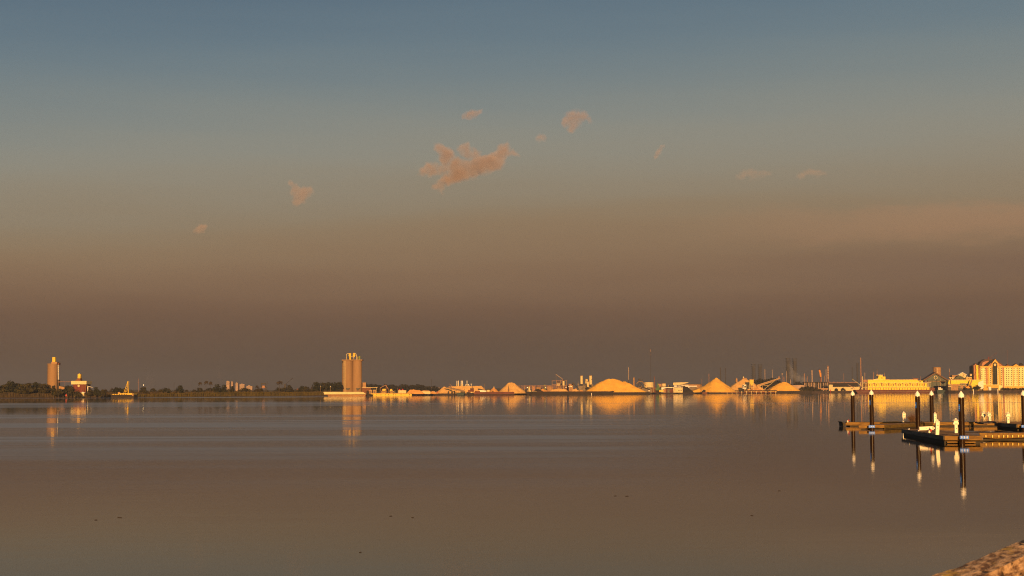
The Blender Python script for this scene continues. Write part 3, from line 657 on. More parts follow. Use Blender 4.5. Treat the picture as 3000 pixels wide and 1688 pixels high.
# dry bush and the wreckage it grows from
b = G_(2675, 1238.5, 0.5); bu = thing_at('bush', 'bare reddish bush growing from the dock behind a piling', 'bush', tuple(b)); mb = MB(); rr = random.Random(3)
for i in range(110):
    a = rr.uniform(0, 6.283); s = rr.uniform(0.1, 1.0); p0 = b + Vector((rr.uniform(-.25, .25), rr.uniform(-.25, .25), 0)); q = p0 + Vector((math.cos(a) * s * 0.95, math.sin(a) * s * .8, rr.uniform(.35, 1.2) * (1.15 - .45 * s)))
    m_ = p0.lerp(q, .5) + Vector((0, 0, .06)); mb.tube(p0, m_, .011, 4, .008); mb.tube(m_, q, .008, 4, .004)
    for _ in range(2): mb.tube(m_, m_ + Vector((rr.uniform(-.3, .3), rr.uniform(-.2, .2), rr.uniform(.1, .4))), .006, 4, .003)
mb.build('branches', 'twig', bu)
mb = MB()
for i in range(26):
    p = b + Vector((rr.uniform(-.8, 1.0), rr.uniform(-.5, .3), .04)); mb.obox(p, Vector((rr.uniform(.1, .4), rr.uniform(-.1, .1), rr.uniform(-.04, .1))), Vector((0, rr.uniform(.05, .15), 0)), Vector((0, 0, rr.uniform(.02, .08))))
mb.build('root_mass', 'driftwood', bu)
b = G_(2620, 1237.2, 0.5); mb = MB(); mb.prism([(b.x - 1.3, .5), (b.x - .9, .56), (b.x + .4, .60), (b.x + 1.2, .50)], b.y, b.y + .6); o = mb.build('dark_strip', 'dock_black', None, loc=(b.x, b.y, .5)); tag(o, 'flat dark strip on the dock left of the upright pedestal', 'dark_strip')  # low dark prism lying flat on the dock
# ------------------------------------------------------------------ sticks adrift on the water
def stick(u, v, wpx, label):
    b = G_(u, v, 0.0); hw = wpx / 2 * b.y / FP; mb = MB(); mb.tube((b.x - hw, b.y, .004), (b.x + hw * .2, b.y + .02, .012), .007, 6, .009); mb.tube((b.x + hw * .2, b.y + .02, .012), (b.x + hw, b.y - .01, .01), .009, 6, .005)
    o = mb.build('driftwood_stick', 'driftwood', None, loc=(b.x, b.y, 0)); tag(o, label, 'driftwood', 'dark sticks adrift on the bay')
stick(351, 1517, 14, 'longest dark stick afloat, lower left of the bay')
stick(281, 1524, 9, 'dark stick afloat just left of the longest one')
stick(1145, 1512.5, 9, 'dark stick afloat lower middle, left one of a close pair')
stick(1209, 1517, 8, 'dark stick afloat lower middle, right one of a close pair')
stick(1803, 1453.5, 8, 'dark stick afloat right of the middle, left one of two side by side')
stick(1837, 1454, 11, 'dark stick afloat right of the middle, right one of two side by side')
stick(1056, 1619, 7, 'dark stick afloat nearest the bottom edge')
stick(2203, 1511, 8, 'dark stick afloat below the left end of the docks, lower of two')
stick(2283, 1438.5, 8, 'dark stick afloat below the left end of the docks, upper of two')
stick(710, 1214.5, 9, 'dark stick afloat far out in front of the marsh reeds')
# ------------------------------------------------------------------ weathered handrail by the photographer
wr = bpy.data.materials.new('rail_wood'); wr.use_nodes = True; MATS['rail_wood'] = wr
N = wr.node_tree.nodes; L = wr.node_tree.links; bs = N['Principled BSDF']; bs.inputs['Roughness'].default_value = 0.85
tc = N.new('ShaderNodeTexCoord')
def nn(scale, st, det=6, ro=0.65):
    m = N.new('ShaderNodeMapping'); m.inputs['Scale'].default_value = st; L.new(tc.outputs['Object'], m.inputs['Vector'])
    n = N.new('ShaderNodeTexNoise'); n.inputs['Scale'].default_value = scale; n.inputs['Detail'].default_value = det; n.inputs['Roughness'].default_value = ro; L.new(m.outputs[0], n.inputs['Vector']); return n.outputs['Fac']
def rampc(f, a, ca, b, cb):
    r = N.new('ShaderNodeValToRGB'); r.color_ramp.elements[0].position = a; r.color_ramp.elements[0].color = (*ca, 1); r.color_ramp.elements[1].position = b; r.color_ramp.elements[1].color = (*cb, 1); L.new(f, r.inputs[0]); return r.outputs[0]
grain = nn(48, (0.28, 1.2, 1.2)); pits = nn(30, (0.45, 1.1, 1.1), 4); lich = nn(9, (0.6, 1, 1), 5)
base = rampc(grain, 0.40, (0.13, 0.06, 0.022), 0.60, (0.66, 0.44, 0.25))
mxl = N.new('ShaderNodeMix'); mxl.data_type = 'RGBA'; L.new(smooth(N, L, lich, 0.54, 0.66), mxl.inputs[0]); L.new(base, mxl.inputs[6]); mxl.inputs[7].default_value = (0.46, 0.30, 0.05, 1)
mxp = N.new('ShaderNodeMix'); mxp.data_type = 'RGBA'; L.new(smooth(N, L, pits, 0.58, 0.66), mxp.inputs[0]); L.new(mxl.outputs[2], mxp.inputs[6]); mxp.inputs[7].default_value = (0.06, 0.03, 0.012, 1)
L.new(mxp.outputs[2], bs.inputs['Base Color'])
bp = N.new('ShaderNodeBump'); bp.inputs['Strength'].default_value = 0.8; bp.inputs['Distance'].default_value = 0.012; L.new(math_node(N, L, 'SUBTRACT', grain, math_node(N, L, 'MULTIPLY', smooth(N, L, pits, 0.58, 0.72), 1.0)), bp.inputs['Height']); L.new(bp.outputs[0], bs.inputs['Normal'])
def timber(name, p0, p1, wd, th, m, parent=None, rough=0.004, seed=0, round_=0.012, roll=0.0):
    p0, p1 = Vector(p0), Vector(p1); ln = (p1 - p0).length; nx = max(8, int(ln / 0.02)); prof = []; K = 7
    for k in range(K): prof.append((-wd / 2 + wd * k / (K - 1), th / 2))
    for k in range(1, K): prof.append((wd / 2, th / 2 - th * k / (K - 1)))
    for k in range(1, K): prof.append((wd / 2 - wd * k / (K - 1), -th / 2))
    for k in range(1, K - 1): prof.append((-wd / 2, -th / 2 + th * k / (K - 1)))
    vs = []; fs = []; n = len(prof)
    for i in range(nx + 1):
        x = ln * i / nx
        for (a, b) in prof:
            s = 1.0
            if abs(a) > wd / 2 - 1e-6 and abs(b) > th / 2 - 1e-6: s = 1 - round_ / max(wd, th) * 2.2
            nv = noise.noise(Vector((x * 3, a * 30 + seed, b * 30))) * rough + noise.noise(Vector((x * 14, a * 80, b * 80 + seed))) * rough * 0.6
            vs.append((x, a * s * (1 + nv / wd * 2), b * s * (1 + nv / th * 2)))
    for i in range(nx):
        for k in range(n): fs.append((i * n + k, i * n + (k + 1) % n, (i + 1) * n + (k + 1) % n, (i + 1) * n + k))
    fs += [tuple(reversed(range(n))), tuple(nx * n + k for k in range(n))]
    me = bpy.data.meshes.new(name); me.from_pydata(vs, [], fs); bm = bmesh.new(); bm.from_mesh(me); bmesh.ops.recalc_face_normals(bm, faces=bm.faces); bm.to_mesh(me); bm.free()
    for p in me.polygons: p.use_smooth = True
    me.set_sharp_from_angle(angle=R(38))
    me.materials.append(MATS[m]); o = bpy.data.objects.new(name, me); COL.objects.link(o)
    d = (p1 - p0).normalized(); yv = Vector((0, 0, 1)).cross(d).normalized(); zv = d.cross(yv)
    M = Matrix((d, yv, zv)).transposed().to_4x4() @ Matrix.Rotation(roll, 4, 'X')
    M = Matrix.Translation(p0) @ M
    if parent is not None: o.parent = parent; M = Matrix.Translation(-ORG[parent.name]) @ M
    o.matrix_local = M; return o
ZR = CAM.z - 0.40
q0, q1 = G_(2730, 1688, ZR), G_(2946, 1598, ZR)
d = (q1 - q0).normalized(); nr = Vector((d.y, -d.x, 0))
rail = thing_at('handrail', 'weathered tan timber handrail in the bottom right corner, sunlit', 'handrail', (q0.x, q0.y, 2.5))
c0 = q0 - d * 1.6 + nr * 0.05 - Vector((0, 0, 0.060)); c1 = q1 + nr * 0.05 - Vector((0, 0, 0.060))
timber('top_rail', c0, c1, 0.10, 0.13, 'rail_wood', rail, roll=R(9), seed=3)
for tt in (0.1, 0.95):
    b = c0.lerp(c1, tt); o = timber('post', (b.x, b.y, 2.5), (b.x, b.y, b.z - 0.075), 0.09, 0.09, 'rail_wood', rail)
a1 = G_(2946, 1597, ZR + 0.004); a2 = G_(3120, 1520, ZR + 0.004); d2 = (a2 - a1).normalized(); n2_ = Vector((d2.y, -d2.x, 0))
rail2 = thing_at('handrail', 'dark timber handrail just beyond the weathered one', 'handrail', (a1.x, a1.y, 2.5))
s1 = a1 + d2 * 0.02 + n2_ * 0.05 - Vector((0, 0, 0.05)); s2 = a2 + n2_ * 0.05 - Vector((0, 0, 0.05))
timber('top_rail', s1, s2, 0.10, 0.10, 'dock_black', rail2, seed=9)  # farther rail takes the dark dock material all over
timber('post', (s2.x, s2.y, 2.5), (s2.x, s2.y, s2.z - 0.052), 0.09, 0.09, 'dock_black', rail2)
mb = MB(); e0 = q0 - d * 8 - nr * 0.25; e1 = a2 + d2 * 6 - nr * 0.25
slab(mb, [e0, e1, e1 + nr * 9, e0 + nr * 9], -1.0, 2.5); tag(mb.build('pavement', 'concrete'), kind='structure')
# ------------------------------------------------------------------ trees
def crown_mesh(name, m, blobs, nq, leaf, seed):
    rr = random.Random(seed); mb = MB()
    tot = sum(b[3] * b[4] for b in blobs)
    for bx, by, bz, br, bh in blobs:
        k = int(nq * br * bh / tot)
        for _ in range(k):
            while True:
                d = Vector((rr.uniform(-1, 1), rr.uniform(-1, 1), rr.uniform(-1, 1)))
                if 0.25 < d.length < 1: break
            p = Vector((bx + d.x * br, by + d.y * br, bz + d.z * bh)); s = leaf * rr.uniform(.6, 1.3)
            n = (d + Vector((rr.uniform(-.7, .7), rr.uniform(-.7, .7), rr.uniform(-.4, .9)))).normalized(); a = n.orthogonal().normalized(); b = n.cross(a)
            t = rr.uniform(0, 3.14); a, b = a * math.cos(t) + b * math.sin(t), b * math.cos(t) - a * math.sin(t)
            mb.add([p - a * s - b * s * .6, p + a * s * .8 - b * s * .7, p + a * s + b * s * .6, p - a * s * .7 + b * s * .8], [(0, 1, 2, 3)])
    return mb
def trunk_mesh(h, r, limbs, seed):
    rr = random.Random(seed); mb = MB(); top = Vector((rr.uniform(-.04, .04) * h, 0, h))
    mb.tube((0, 0, -.5), top * .5, r, 7, r * .7); mb.tube(top * .5, top, r * .7, 7, r * .25)
    for _ in range(limbs):
        z = rr.uniform(.4, .9); a = rr.uniform(0, 6.28); q = top * z; l = h * rr.uniform(.15, .32)
        mb.tube(q, q + Vector((math.cos(a) * l, math.sin(a) * l, l * .6)), r * .35, 5, r * .1)
    return mb
PROTO = {}
def make_proto(kind, m, crown, nq, leaf, th, tr, limbs, seed):
    root = bpy.data.objects.new('tree', None); COL.objects.link(root); ORG[root.name] = Vector((0, 0, 0))
    crown_mesh('crown', m, crown, nq, leaf, seed).build('crown', m, root); trunk_mesh(th, tr, limbs, seed).build('trunk', 'bark', root)
    PROTO[kind] = [root, False]
# unit trees about 10 m tall
make_proto('round', 'leaf_dark', [(0, 0, 6.2, 3.4, 2.6), (-2.2, .5, 4.8, 2.4, 2), (2.4, -.4, 5.0, 2.4, 2.1), (.6, 0, 8.2, 2.1, 1.7), (-.5, 0, 3, 2.6, 1.8)], 620, .42, 8.0, .32, 6, 1)
make_proto('oak', 'leaf_olive', [(-2.6, 0, 5.6, 2.6, 2), (2.8, 0, 5.2, 2.8, 2), (0, 0, 7.4, 2.9, 2.2), (-1, 0, 3.6, 3, 1.8), (1.6, 0, 8.6, 1.5, 1.2), (-3.6, 0, 3.2, 1.8, 1.5)], 640, .45, 8.0, .35, 7, 2)
make_proto('tall', 'leaf_dark', [(0, 0, 8.4, 1.7, 1.5), (-.9, 0, 6.6, 1.8, 1.6), (1.0, 0, 6.0, 1.9, 1.6), (0, 0, 4.2, 2.1, 1.7), (.3, 0, 2.6, 1.8, 1.3)], 460, .36, 9.0, .25, 6, 3)
make_proto('pine', 'leaf_brown', [(-.9, 0, 9.0, 1.5, .8), (1.0, 0, 9.3, 1.5, .7), (0, 0, 9.7, 1.5, .6), (1.6, 0, 8.3, .9, .4), (-1.5, 0, 8.0, .7, .35)], 170, .30, 9.4, .17, 7, 4)
make_proto('thin', 'leaf_brown', [(0, 0, 6.0, 2.2, 2.6), (-1.5, 0, 4.4, 1.6, 1.8), (1.4, 0, 4.2, 1.7, 1.8), (.4, 0, 8.4, 1.2, 1.2)], 240, .36, 9.0, .22, 12, 5)
make_proto('bush', 'leaf_olive', [(-2.8, 0, 3.2, 3.2, 3.4), (2.6, 0, 3.8, 3.2, 3.8), (0, 0, 5.6, 3.2, 4.0), (4.6, 0, 2.2, 2, 2.4), (-4.8, 0, 2.0, 2, 2.2)], 620, .55, 5.0, .3, 5, 6)
make_proto('far', 'leaf_far', [(0, 0, 5.6, 3.4, 3), (-2.6, 0, 4.2, 2.4, 2.6), (2.6, 0, 4.4, 2.6, 2.6), (.5, 0, 8.2, 2, 1.5)], 420, .55, 8.0, .3, 5, 7)
make_proto('palm', 'leaf_olive', [(0, 0, 8.6, 2.2, .9), (0, 0, 9.4, 1.2, .6)], 120, .4, 9.0, .22, 3, 8)
def tree(kind, u, vt, Y, label, group, wscale=1.0, name='tree', vb=None):
    pr = PROTO[kind]
    z0 = LV(u) - 0.2; h = P(u, vt, Y).z - z0
    if not pr[1]: o = pr[0]; pr[1] = True
    else: o = copy_tree(pr[0])
    if name != 'tree': o.name = name
    s = max(0.05, h / 10.0); wd = s * wscale
    o.location = (P(u, 1140, Y).x, Y, z0); o.scale = (wd, wd, s); o.rotation_euler = (0, 0, random.uniform(0, 6.28) if kind != 'pine' else random.uniform(-.5, .5))
    return tag(o, label, 'tree' if name == 'tree' else name, group)
rt = random.Random(11)
GT = 'dense dark trees along the left shore'
for u, v, k in [(-12, 1122, 'oak'), (4, 1128, 'round'), (18, 1122, 'oak'), (33, 1115, 'round'), (48, 1121, 'oak'), (60, 1124, 'round'), (76, 1120.5, 'oak'), (88, 1124, 'round'), (103, 1118, 'tall'), (112, 1122, 'round'), (126, 1122.5, 'oak'), (139, 1126, 'round')]:
    tree(k, u, v, 1318 + rt.uniform(-8, 22), 'dark tree in the dense row left of the tan silo', GT, rt.uniform(1.0, 1.35))
for u, v, k, l in [(157, 1128, 'tall', 'small dark tree in front of the foot of the tan silo'), (172, 1138, 'oak', 'low dark tree between the tan silo and the red mill'), (186, 1140, 'round', None), (199, 1129, 'round', 'round dark tree at the left corner of the red mill'), (209, 1130, 'oak', None), (228, 1142, 'bush', 'bushy tree in front of the dark red mill wall'), (263, 1139, 'oak', 'olive tree right of the red mill under the pale conveyor'), (281, 1133, 'tall', 'tallest dark conical tree right of the red mill'), (291, 1142, 'round', None), (303, 1140, 'oak', None)]:
    tree(k, u, v, 1312 + rt.uniform(-6, 12), l or 'low dark tree along the shore beside the red mill', GT, rt.uniform(1.0, 1.3))
GT = 'trees behind the dredge and the marsh'
for i in range(34):
    u = 305 + i * 17.6 + rt.uniform(-7, 7); v = 1138.5 + rt.uniform(-4.5, 5)
    tree(rt.choice(['oak', 'thin', 'thin', 'far', 'bush']), u, v, DS(u) + 70 + rt.uniform(-15, 60), 'brownish scrubby tree in the low wood behind the marsh reeds', GT, rt.uniform(1.1, 1.7))
for u, v, k, l in [(340, 1134, 'round', 'dark tree left of the dredge frame'), (352, 1135, 'round', 'dark tree just behind the dredge frame'), (420, 1133, 'oak', 'dark tree under the bright far lamp'), (487, 1136.5, 'round', 'small dark tree standing clear of the low wood'), (527, 1128.5, 'round', 'broad dark tree, biggest in the low wood behind the reeds'), (586, 1120.5, 'pine', 'bare trunked pine with a small flat crown, leftmost of three'), (604, 1117, 'pine', 'thin bare pine, tallest of three in a row'), (617, 1119, 'pine', 'bare trunked pine with a flat crown, rightmost of three'), (636, 1123.5, 'tall', 'dark pointed tree left of the distant pale buildings'), (656, 1126, 'tall', 'dark pointed tree in front of the distant pale buildings'), (680, 1130, 'tall', 'dark tree below the distant pale buildings'), (754, 1127, 'thin', 'thin tree left of the dark gantry frame'), (819, 1117.5, 'pine', 'lone umbrella shaped pine between the gantry and the far crane'), (847, 1127, 'far', 'rounded tree under the far crane boom')]:
    tree(k, u, v, DS(u) + 45, l, GT, (0.6 if u < 700 else 1.0) if k == 'pine' else 1.15)
GT = 'dark trees left of the big twin silo'
for u, v, k in [(884, 1130, 'round'), (899, 1131, 'oak'), (915, 1130, 'thin'), (926, 1117.5, 'tall'), (936, 1120, 'tall'), (950, 1120, 'oak'), (962, 1118, 'tall'), (976, 1119.5, 'round'), (988, 1121, 'oak'), (995, 1117.5, 'tall')]:
    tree(k, u, v, DS(u) + 60 + rt.uniform(-15, 25), 'dark tree in the grove left of the big twin silo', GT, rt.uniform(1.1, 1.5))
GT = 'hazy trees behind the gravel yard'
for i in range(22):
    u = 1066 + i * 10.6 + rt.uniform(-3, 3); v = lerp_tab([(1066, 1121), (1110, 1123), (1160, 1127), (1220, 1124), (1300, 1133)], u) + rt.uniform(-1.5, 4)
    tree('far', u, v, 2350 + rt.uniform(-60, 120), 'hazy dark tree behind the gravel yard right of the twin silo', GT, rt.uniform(1.2, 1.6))
GT = 'dark trees among the conveyors on the right'
for u, v in [(2216, 1112), (2228, 1108), (2240, 1109), (2256, 1107.5), (2268, 1106), (2280, 1114), (2290, 1119)]:
    tree('far', u, v, 2760 + rt.uniform(-30, 60), 'hazy dark tree behind the long truss conveyor', GT, rt.uniform(1.1, 1.4))
for u, v in [(2336, 1117), (2350, 1122), (2316, 1124)]:
    tree('far', u, v, 2760, 'dark tree behind the rightmost sand heap', GT, 1.4)
for u, v in [(2350, 1131), (2365, 1128.5), (2378, 1130), (2390, 1133), (2402, 1138), (2450, 1136), (2470, 1135)]:
    tree('bush', u, v, DS(u) + 28 + rt.uniform(-8, 8), 'low dark bush on the bank between the rightmost sand heap and the riverboat', GT, 1.25, name='bush')
GT = 'planting in front of the hotel'
tree('round', 2864, 1128.5, 2202, 'big round dark tree in front of the barrel roofed hall', GT, 1.5)
tree('bush', 2855, 1135, 2198, 'low dark bush at the foot of the big round tree', GT, 1.0, name='bush')
tree('palm', 2892, 1132.5, 2196, 'small palm tree by the white hall front', GT, 1.3, name='palm_tree')
for i in range(11):
    u = 2938 + i * 7.2; tree('bush', u, 1134.5 + rt.uniform(-1.5, 3), DS(u) + 14, 'low dark shrub on the bank in front of the cream hotel', GT, 1.3, name='shrub')
# ------------------------------------------------------------------ marsh reeds and shore scrub (nobody could count these)
def blades(name, label, m, u0, u1, n, hgt, dy0, dy1, seed, wd=0.5):
    rr = random.Random(seed); mb = MB()
    for _ in range(n):
        u = rr.uniform(u0, u1); Y = DS(u) + rr.uniform(dy0, dy1); x = P(u, 1140, Y).x; h = hgt(u) * rr.uniform(.65, 1.08); z = LV(u) - .6; w = wd * rr.uniform(.5, 1.3); l = rr.uniform(-.5, .5); dyy = rr.uniform(-.4, .4)
        mb.add([(x - w, Y, z), (x + w, Y + dyy, z), (x + w * .5 + l, Y + dyy, z + h), (x - w * .4 + l, Y, z + h)], [(0, 1, 2, 3)])
    tag(mb.build(name, m), label, 'vegetation', kind='stuff')
blades('marsh_reeds', 'long band of yellow green marsh reeds along the shore', 'reed', 392, 948, 9000, lambda u: lerp_tab([(392, 2.2), (480, 3.2), (700, 4.0), (860, 3.9), (948, 3.4)], u), 1, 42, 21)
blades('shore_scrub', 'tangled brown scrub under the dense trees on the left', 'leaf_brown', -60, 400, 5000, lambda u: 3.6 + 1.6 * noise.noise(Vector((u * .02, 0, 0))), 2, 22, 22, 0.7)
blades('shore_scrub', 'dark brush behind the marsh reeds', 'leaf_brown', 300, 1000, 5000, lambda u: 4.5 + 1.5 * noise.noise(Vector((u * .03, 4, 0))), 40, 90, 23, 1.0)
rr = random.Random(31); mb = MB()
for _ in range(7000):
    u = rr.uniform(-300, 3300); Y = rr.uniform(5200, 5900); x = P(u, 1140, Y).x; h = 11 + 7 * noise.noise(Vector((u * .012, 2, 0))) + rr.uniform(-3, 4); w = rr.uniform(2.5, 6)
    mb.add([(x - w, Y, 1), (x + w, Y, 1), (x + w * .6, Y, h * .8), (x, Y, h), (x - w * .7, Y, h * .75)], [(0, 1, 2, 3, 4)])
tag(mb.build('distant_woods', 'leaf_far'), 'far wooded skyline fading into the haze', 'woods', kind='stuff')

# ------------------------------------------------------------------ left shore: tan silo, red mill, dredge
t = thing('silo', 'single round tan concrete silo at far left with an orange box on top', 'silo', 153.5, 1365)
part(t, 'shaft', 'concrete', ('c', 138.5, 168.5, 1069, 0))
part(t, 'roof_slab', 'concrete', ('c', 137.8, 169.4, 1065.5, 1069.2))
part(t, 'machine_room', 'brick_tan', ('b', 149, 1060.5, 166, 1066, 6, -4)); part(t, 'filter_box', 'yellow_paint', ('b', 152, 1046.5, 160.3, 1060.7, 3, -3))
part(t, 'roof_shed', 'rust', ('b', 164, 1063.5, 172, 1069, 4, -1)); part(t, 'stair_tower', 'white_paint', ('t', 171.2, 1069, 172, 1113, 1.0), ('t', 169.6, 1069, 170.2, 1113, .7), *[('t', 169.6, 1070 + i * 6, 171.6, 1073 + i * 6, .6) for i in range(7)])
part(t, 'stair_tower', 'dark_steel', ('b', 169.5, 1113, 173, 0, 3))
solo('conveyor_bridge', 'thin pink conveyor bridge from the tan silo across to the red mill', 'conveyor', 'pink_steel', 1362, ('t', 170, 1118.6, 210, 1119, 1.3), ('t', 170, 1121, 178, 1119, .7), ('t', 190, 1119, 190, 0, .6))
t = thing('mill', 'dark red mill with a broad cream band under its roof', 'mill building', 231, 1352)
part(t, 'wall', 'dark_red', ('b', 213.5, 1126.2, 252.5, 0, 14)); part(t, 'roof_band', 'cream_paint', ('b', 208, 1116.3, 253, 1126.2, 17, -1.5))
part(t, 'hopper', 'rust', ('p', [(219, 1116.3), (236, 1116.3), (234.5, 1108.5), (228, 1108.5)], 6, 2)); part(t, 'filter_box', 'yellow_paint', ('b', 227, 1096.3, 235, 1108.6, 4, 2)); part(t, 'vent', 'yellow_paint', ('b', 230, 1094.5, 233, 1096.4, 1.5, 3))
part(t, 'round_window', 'cream_paint', ('d', 230.3, 1130.8, 3.2, .4, -.4))
for u in (241, 246.5, 251): part(t, 'column', 'rust', ('b', u - .8, 1126.4, u + .8, 0, .6, -.7))
solo('conveyor', 'pale sloping conveyor coming out of the right side of the red mill', 'conveyor', 'white_paint', 1350, ('t', 254, 1130.8, 271, 1135.2, 1.3), ('b', 256, 1133, 258.2, 0, 1.2))
solo('shed', 'low brown shed between the tan silo and the red mill', 'shed', 'brick_tan', 1350, ('p', [(173, 1140), (173, 1131), (190, 1135.5), (190, 1142)], 8))
t = thing('hut', 'small cream hut in front of the red mill among the bushes', 'hut', 240, 1322); part(t, 'wall', 'cream_paint', ('b', 236, 1150.2, 246.5, 0, 4)); part(t, 'roof', 'white_paint', ('p', [(234.5, 1150.6), (241, 1148.3), (248, 1149.8), (248, 1150.8)], 5, -.4))
solo('tank', 'tiny cream tank at the left foot of the red mill', 'tank', 'cream_paint', 1322, ('c', 217.5, 221, 1149.5, 0))
t = thing('channel_marker', 'red triangular channel marker on a post before the left shore', 'channel marker', 193.8, 1268, z=0)
part(t, 'post', 'rust', ('t', 193.8, 1153, 193.8, 1169, .8)); part(t, 'board', 'red_paint', ('p', [(190.8, 1160.8), (196.8, 1160.8), (193.8, 1153.3)], .15, -.25))
t = thing('dredge_barge', 'dark dredge barge with a tall yellow A frame near the left shore', 'barge', 358, 1290, z=0)
part(t, 'hull', 'dark_hull', ('b', 325.5, 1156.6, 393.5, 1166.5, 12)); part(t, 'deck_edge', 'yellow_paint', ('b', 328, 1154.6, 345, 1156.7, 11.5, .3), ('b', 346, 1152.6, 392, 1156.5, 11, .6))
for i in range(9): part(t, 'rail_post', 'dark_hull', ('b', 330 + i * 4.9, 1153.8, 331.2 + i * 4.9, 1156.8, .3, -.15))
f = part(t, 'crane_frame', 'yellow_paint', ('t', 374.3, 1117, 376, 1154, 2.2, 3), ('t', 377.3, 1117.5, 377.6, 1154, 1.5, 6), ('t', 374.6, 1117, 362, 1153, 1.1, 3), ('t', 375.5, 1117.5, 366, 1153, .9, 6))
part(f, 'brace', 'yellow_paint', *[('t', 374.6 - (v - 1117) * .33, v, 376, v + 5, .7, 4) for v in (1124, 1131, 1138, 1145)], *[('t', 376, v, 372 - (v - 1117) * .3, v + 6.5, .6, 4) for v in (1121, 1128, 1135, 1142)])
part(t, 'cabin', 'brick_tan', ('b', 345.5, 1149, 352, 1154.8, 3, 3)); part(t, 'winch', 'tan_steel', ('c', 381, 386, 1151.5, 1156.6, 3), ('b', 387, 1152.5, 391, 1160, 3, -.2))
t = thing('street_lamp', 'far lit lamp glowing above the wood right of the dredge', 'lamp', 420.3, 1700); part(t, 'pole', 'dark_steel', ('t', 420.3, 1128.5, 420.3, 0, .5)); part(t, 'lamp_head', 'lamp_glow', ('s', 420.3, 1128.2, 1.0))
solo('radio_mast', 'faint far mast in the haze right of the dredge frame', 'mast', 'pink_steel', 4200, ('t', 405.5, 1109, 406, 0, 1.0), ('t', 402.5, 1122, 408.5, 1122, .6))
solo('radio_mast', 'faint thin mast left of the broad dark tree', 'mast', 'far_steel', 3600, ('t', 510, 1120, 510, 0, .9))
for k, (a, v, b_, l) in enumerate([(663, 1117.5, 672, 'leftmost and tallest distant pale building in the haze'), (677, 1118.5, 682, 'slender distant pale building, second from the left of the hazy group'), (690, 1122, 697, 'square distant pale building standing apart in the hazy group'), (702, 1126, 716, 'stepped distant pale building right of the square one'), (722, 1131, 739, 'long low distant pale building at the right of the hazy group')]):
    t = thing('distant_building', l, 'building', (a + b_) / 2, 4300, 'distant pale buildings beyond the marsh'); part(t, 'block', 'far_pale', ('b', a, v, b_, 0, 20)); part(t, 'roof_room', 'far_pale', ('b', a + (b_ - a) * .3, v - 1.6, a + (b_ - a) * .62, v + .1, 8, 4))
    part(t, 'window_band', 'concrete_dark', *[('b', a + .6, v + 2 + i * 3, b_ - .6, v + 3 + i * 3, .3, -.35) for i in range(3)])
t = thing('gantry', 'dark gantry frame with two posts above the marsh wood', 'gantry', 771, 1700); part(t, 'post', 'dark_steel', ('b', 765, 1121.5, 767, 0, 1.2)); part(t, 'post', 'dark_steel', ('b', 775.8, 1121.8, 777.6, 0, 1.2)); part(t, 'crossbeam', 'dark_steel', ('b', 767, 1122.8, 775.8, 1124.8, 1)); part(t, 'platform', 'pink_steel', ('b', 768, 1130, 775.5, 1136, 3, 1), ('b', 764, 1136, 779, 1137.5, 4, 1))
solo('post', 'dark leaning post just right of the gantry frame', 'post', 'dark_steel', 1700, ('t', 781.5, 0 or 1142, 782.6, 1116.5, 1.5))
t = thing('crane', 'faint far crane boom slanting up behind the wood left of the twin silo', 'crane', 838, 2600); part(t, 'boom', 'far_steel', ('t', 836, 1126, 857.5, 1108, 1.2), ('t', 853, 1112, 857.8, 1107.6, 2)); part(t, 'cabin', 'far_steel', ('b', 832, 1125, 838, 0, 5))
solo('roof_shed', 'low pinkish roof showing between trees left of the grove', 'shed', 'far_pale', 1750, ('p', [(841, 1146), (841, 1143.5), (848, 1141), (854, 1142), (854, 1146)], 10))
solo('roof_shed', 'small pinkish roof under the far crane, right of another roof', 'shed', 'rust', 1750, ('p', [(868, 1142), (871, 1138.5), (875, 1140), (875, 1142)], 8))
for u, v, l in [(939.3, 1131.5, 'lamp post with a bright head in front of the grove'), (968, 1132.5, 'unlit lamp post in front of the grove, right of the bright one')]:
    t = thing('street_lamp', l, 'lamp post', u, DS(u) + 25); part(t, 'pole', 'tan_steel', ('t', u, v, u, 0, .7)); part(t, 'lamp_head', 'cap_white', ('b', u - 1, v - .6, u + .9, v + .5, .5, -.3))

# ------------------------------------------------------------------ twin silo and its quay
t = thing('silo', 'huge twin tan concrete silo with yellow pipework on its roof', 'silo', 1031, 1705)
part(t, 'shaft', 'concrete', ('c', 1004.5, 1033, 1056.5, 0, 0)); part(t, 'shaft', 'concrete', ('c', 1031.5, 1060, 1056.5, 0, 0)); part(t, 'shaft', 'concrete', ('c', 1001.5, 1022, 1056.5, 0, 9))
part(t, 'roof_slab', 'concrete', ('b', 1001, 1053.6, 1061, 1056.8, 16, -6.0))
for u in (1006.8, 1009.2, 1011.8): part(t, 'riser_pipe', 'cream_paint', ('t', u, 1057, u, 0, .8, -5.9 + abs(u - 1018) * .12))
for u, v in ((1024.8, 1035), (1037.2, 1034.4)):
    c = part(t, 'cyclone', 'yellow_paint', ('c', u - 4, u + 4, v + .6, v + 6, 0), ('dome', u - 4, u + 4, v - .6, v + .7, 0)); part(c, 'cone', 'yellow_paint', ('p', [(u - 4, v + 6), (u + 4, v + 6), (u + 1.2, v + 12), (u - 1.2, v + 12)], 1.2, -.6))
part(t, 'vessel', 'yellow_paint', ('c', 1022.8, 1028.2, 1043.5, 1054, -3)); part(t, 'frame', 'dark_steel', ('b', 1028.5, 1050, 1036, 1054, 2, 1), ('b', 1013.5, 1050, 1021, 1053.8, 3, 1), ('b', 1046, 1044, 1049.5, 1054, 2, 1))
part(t, 'duct', 'cream_paint', ('t', 1015, 1054, 1015, 1038.5, 1.4, -2), ('t', 1015, 1038.5, 1017.5, 1036.4, 1.4, -2), ('t', 1017.5, 1036.4, 1023, 1036, 1.4, -2))
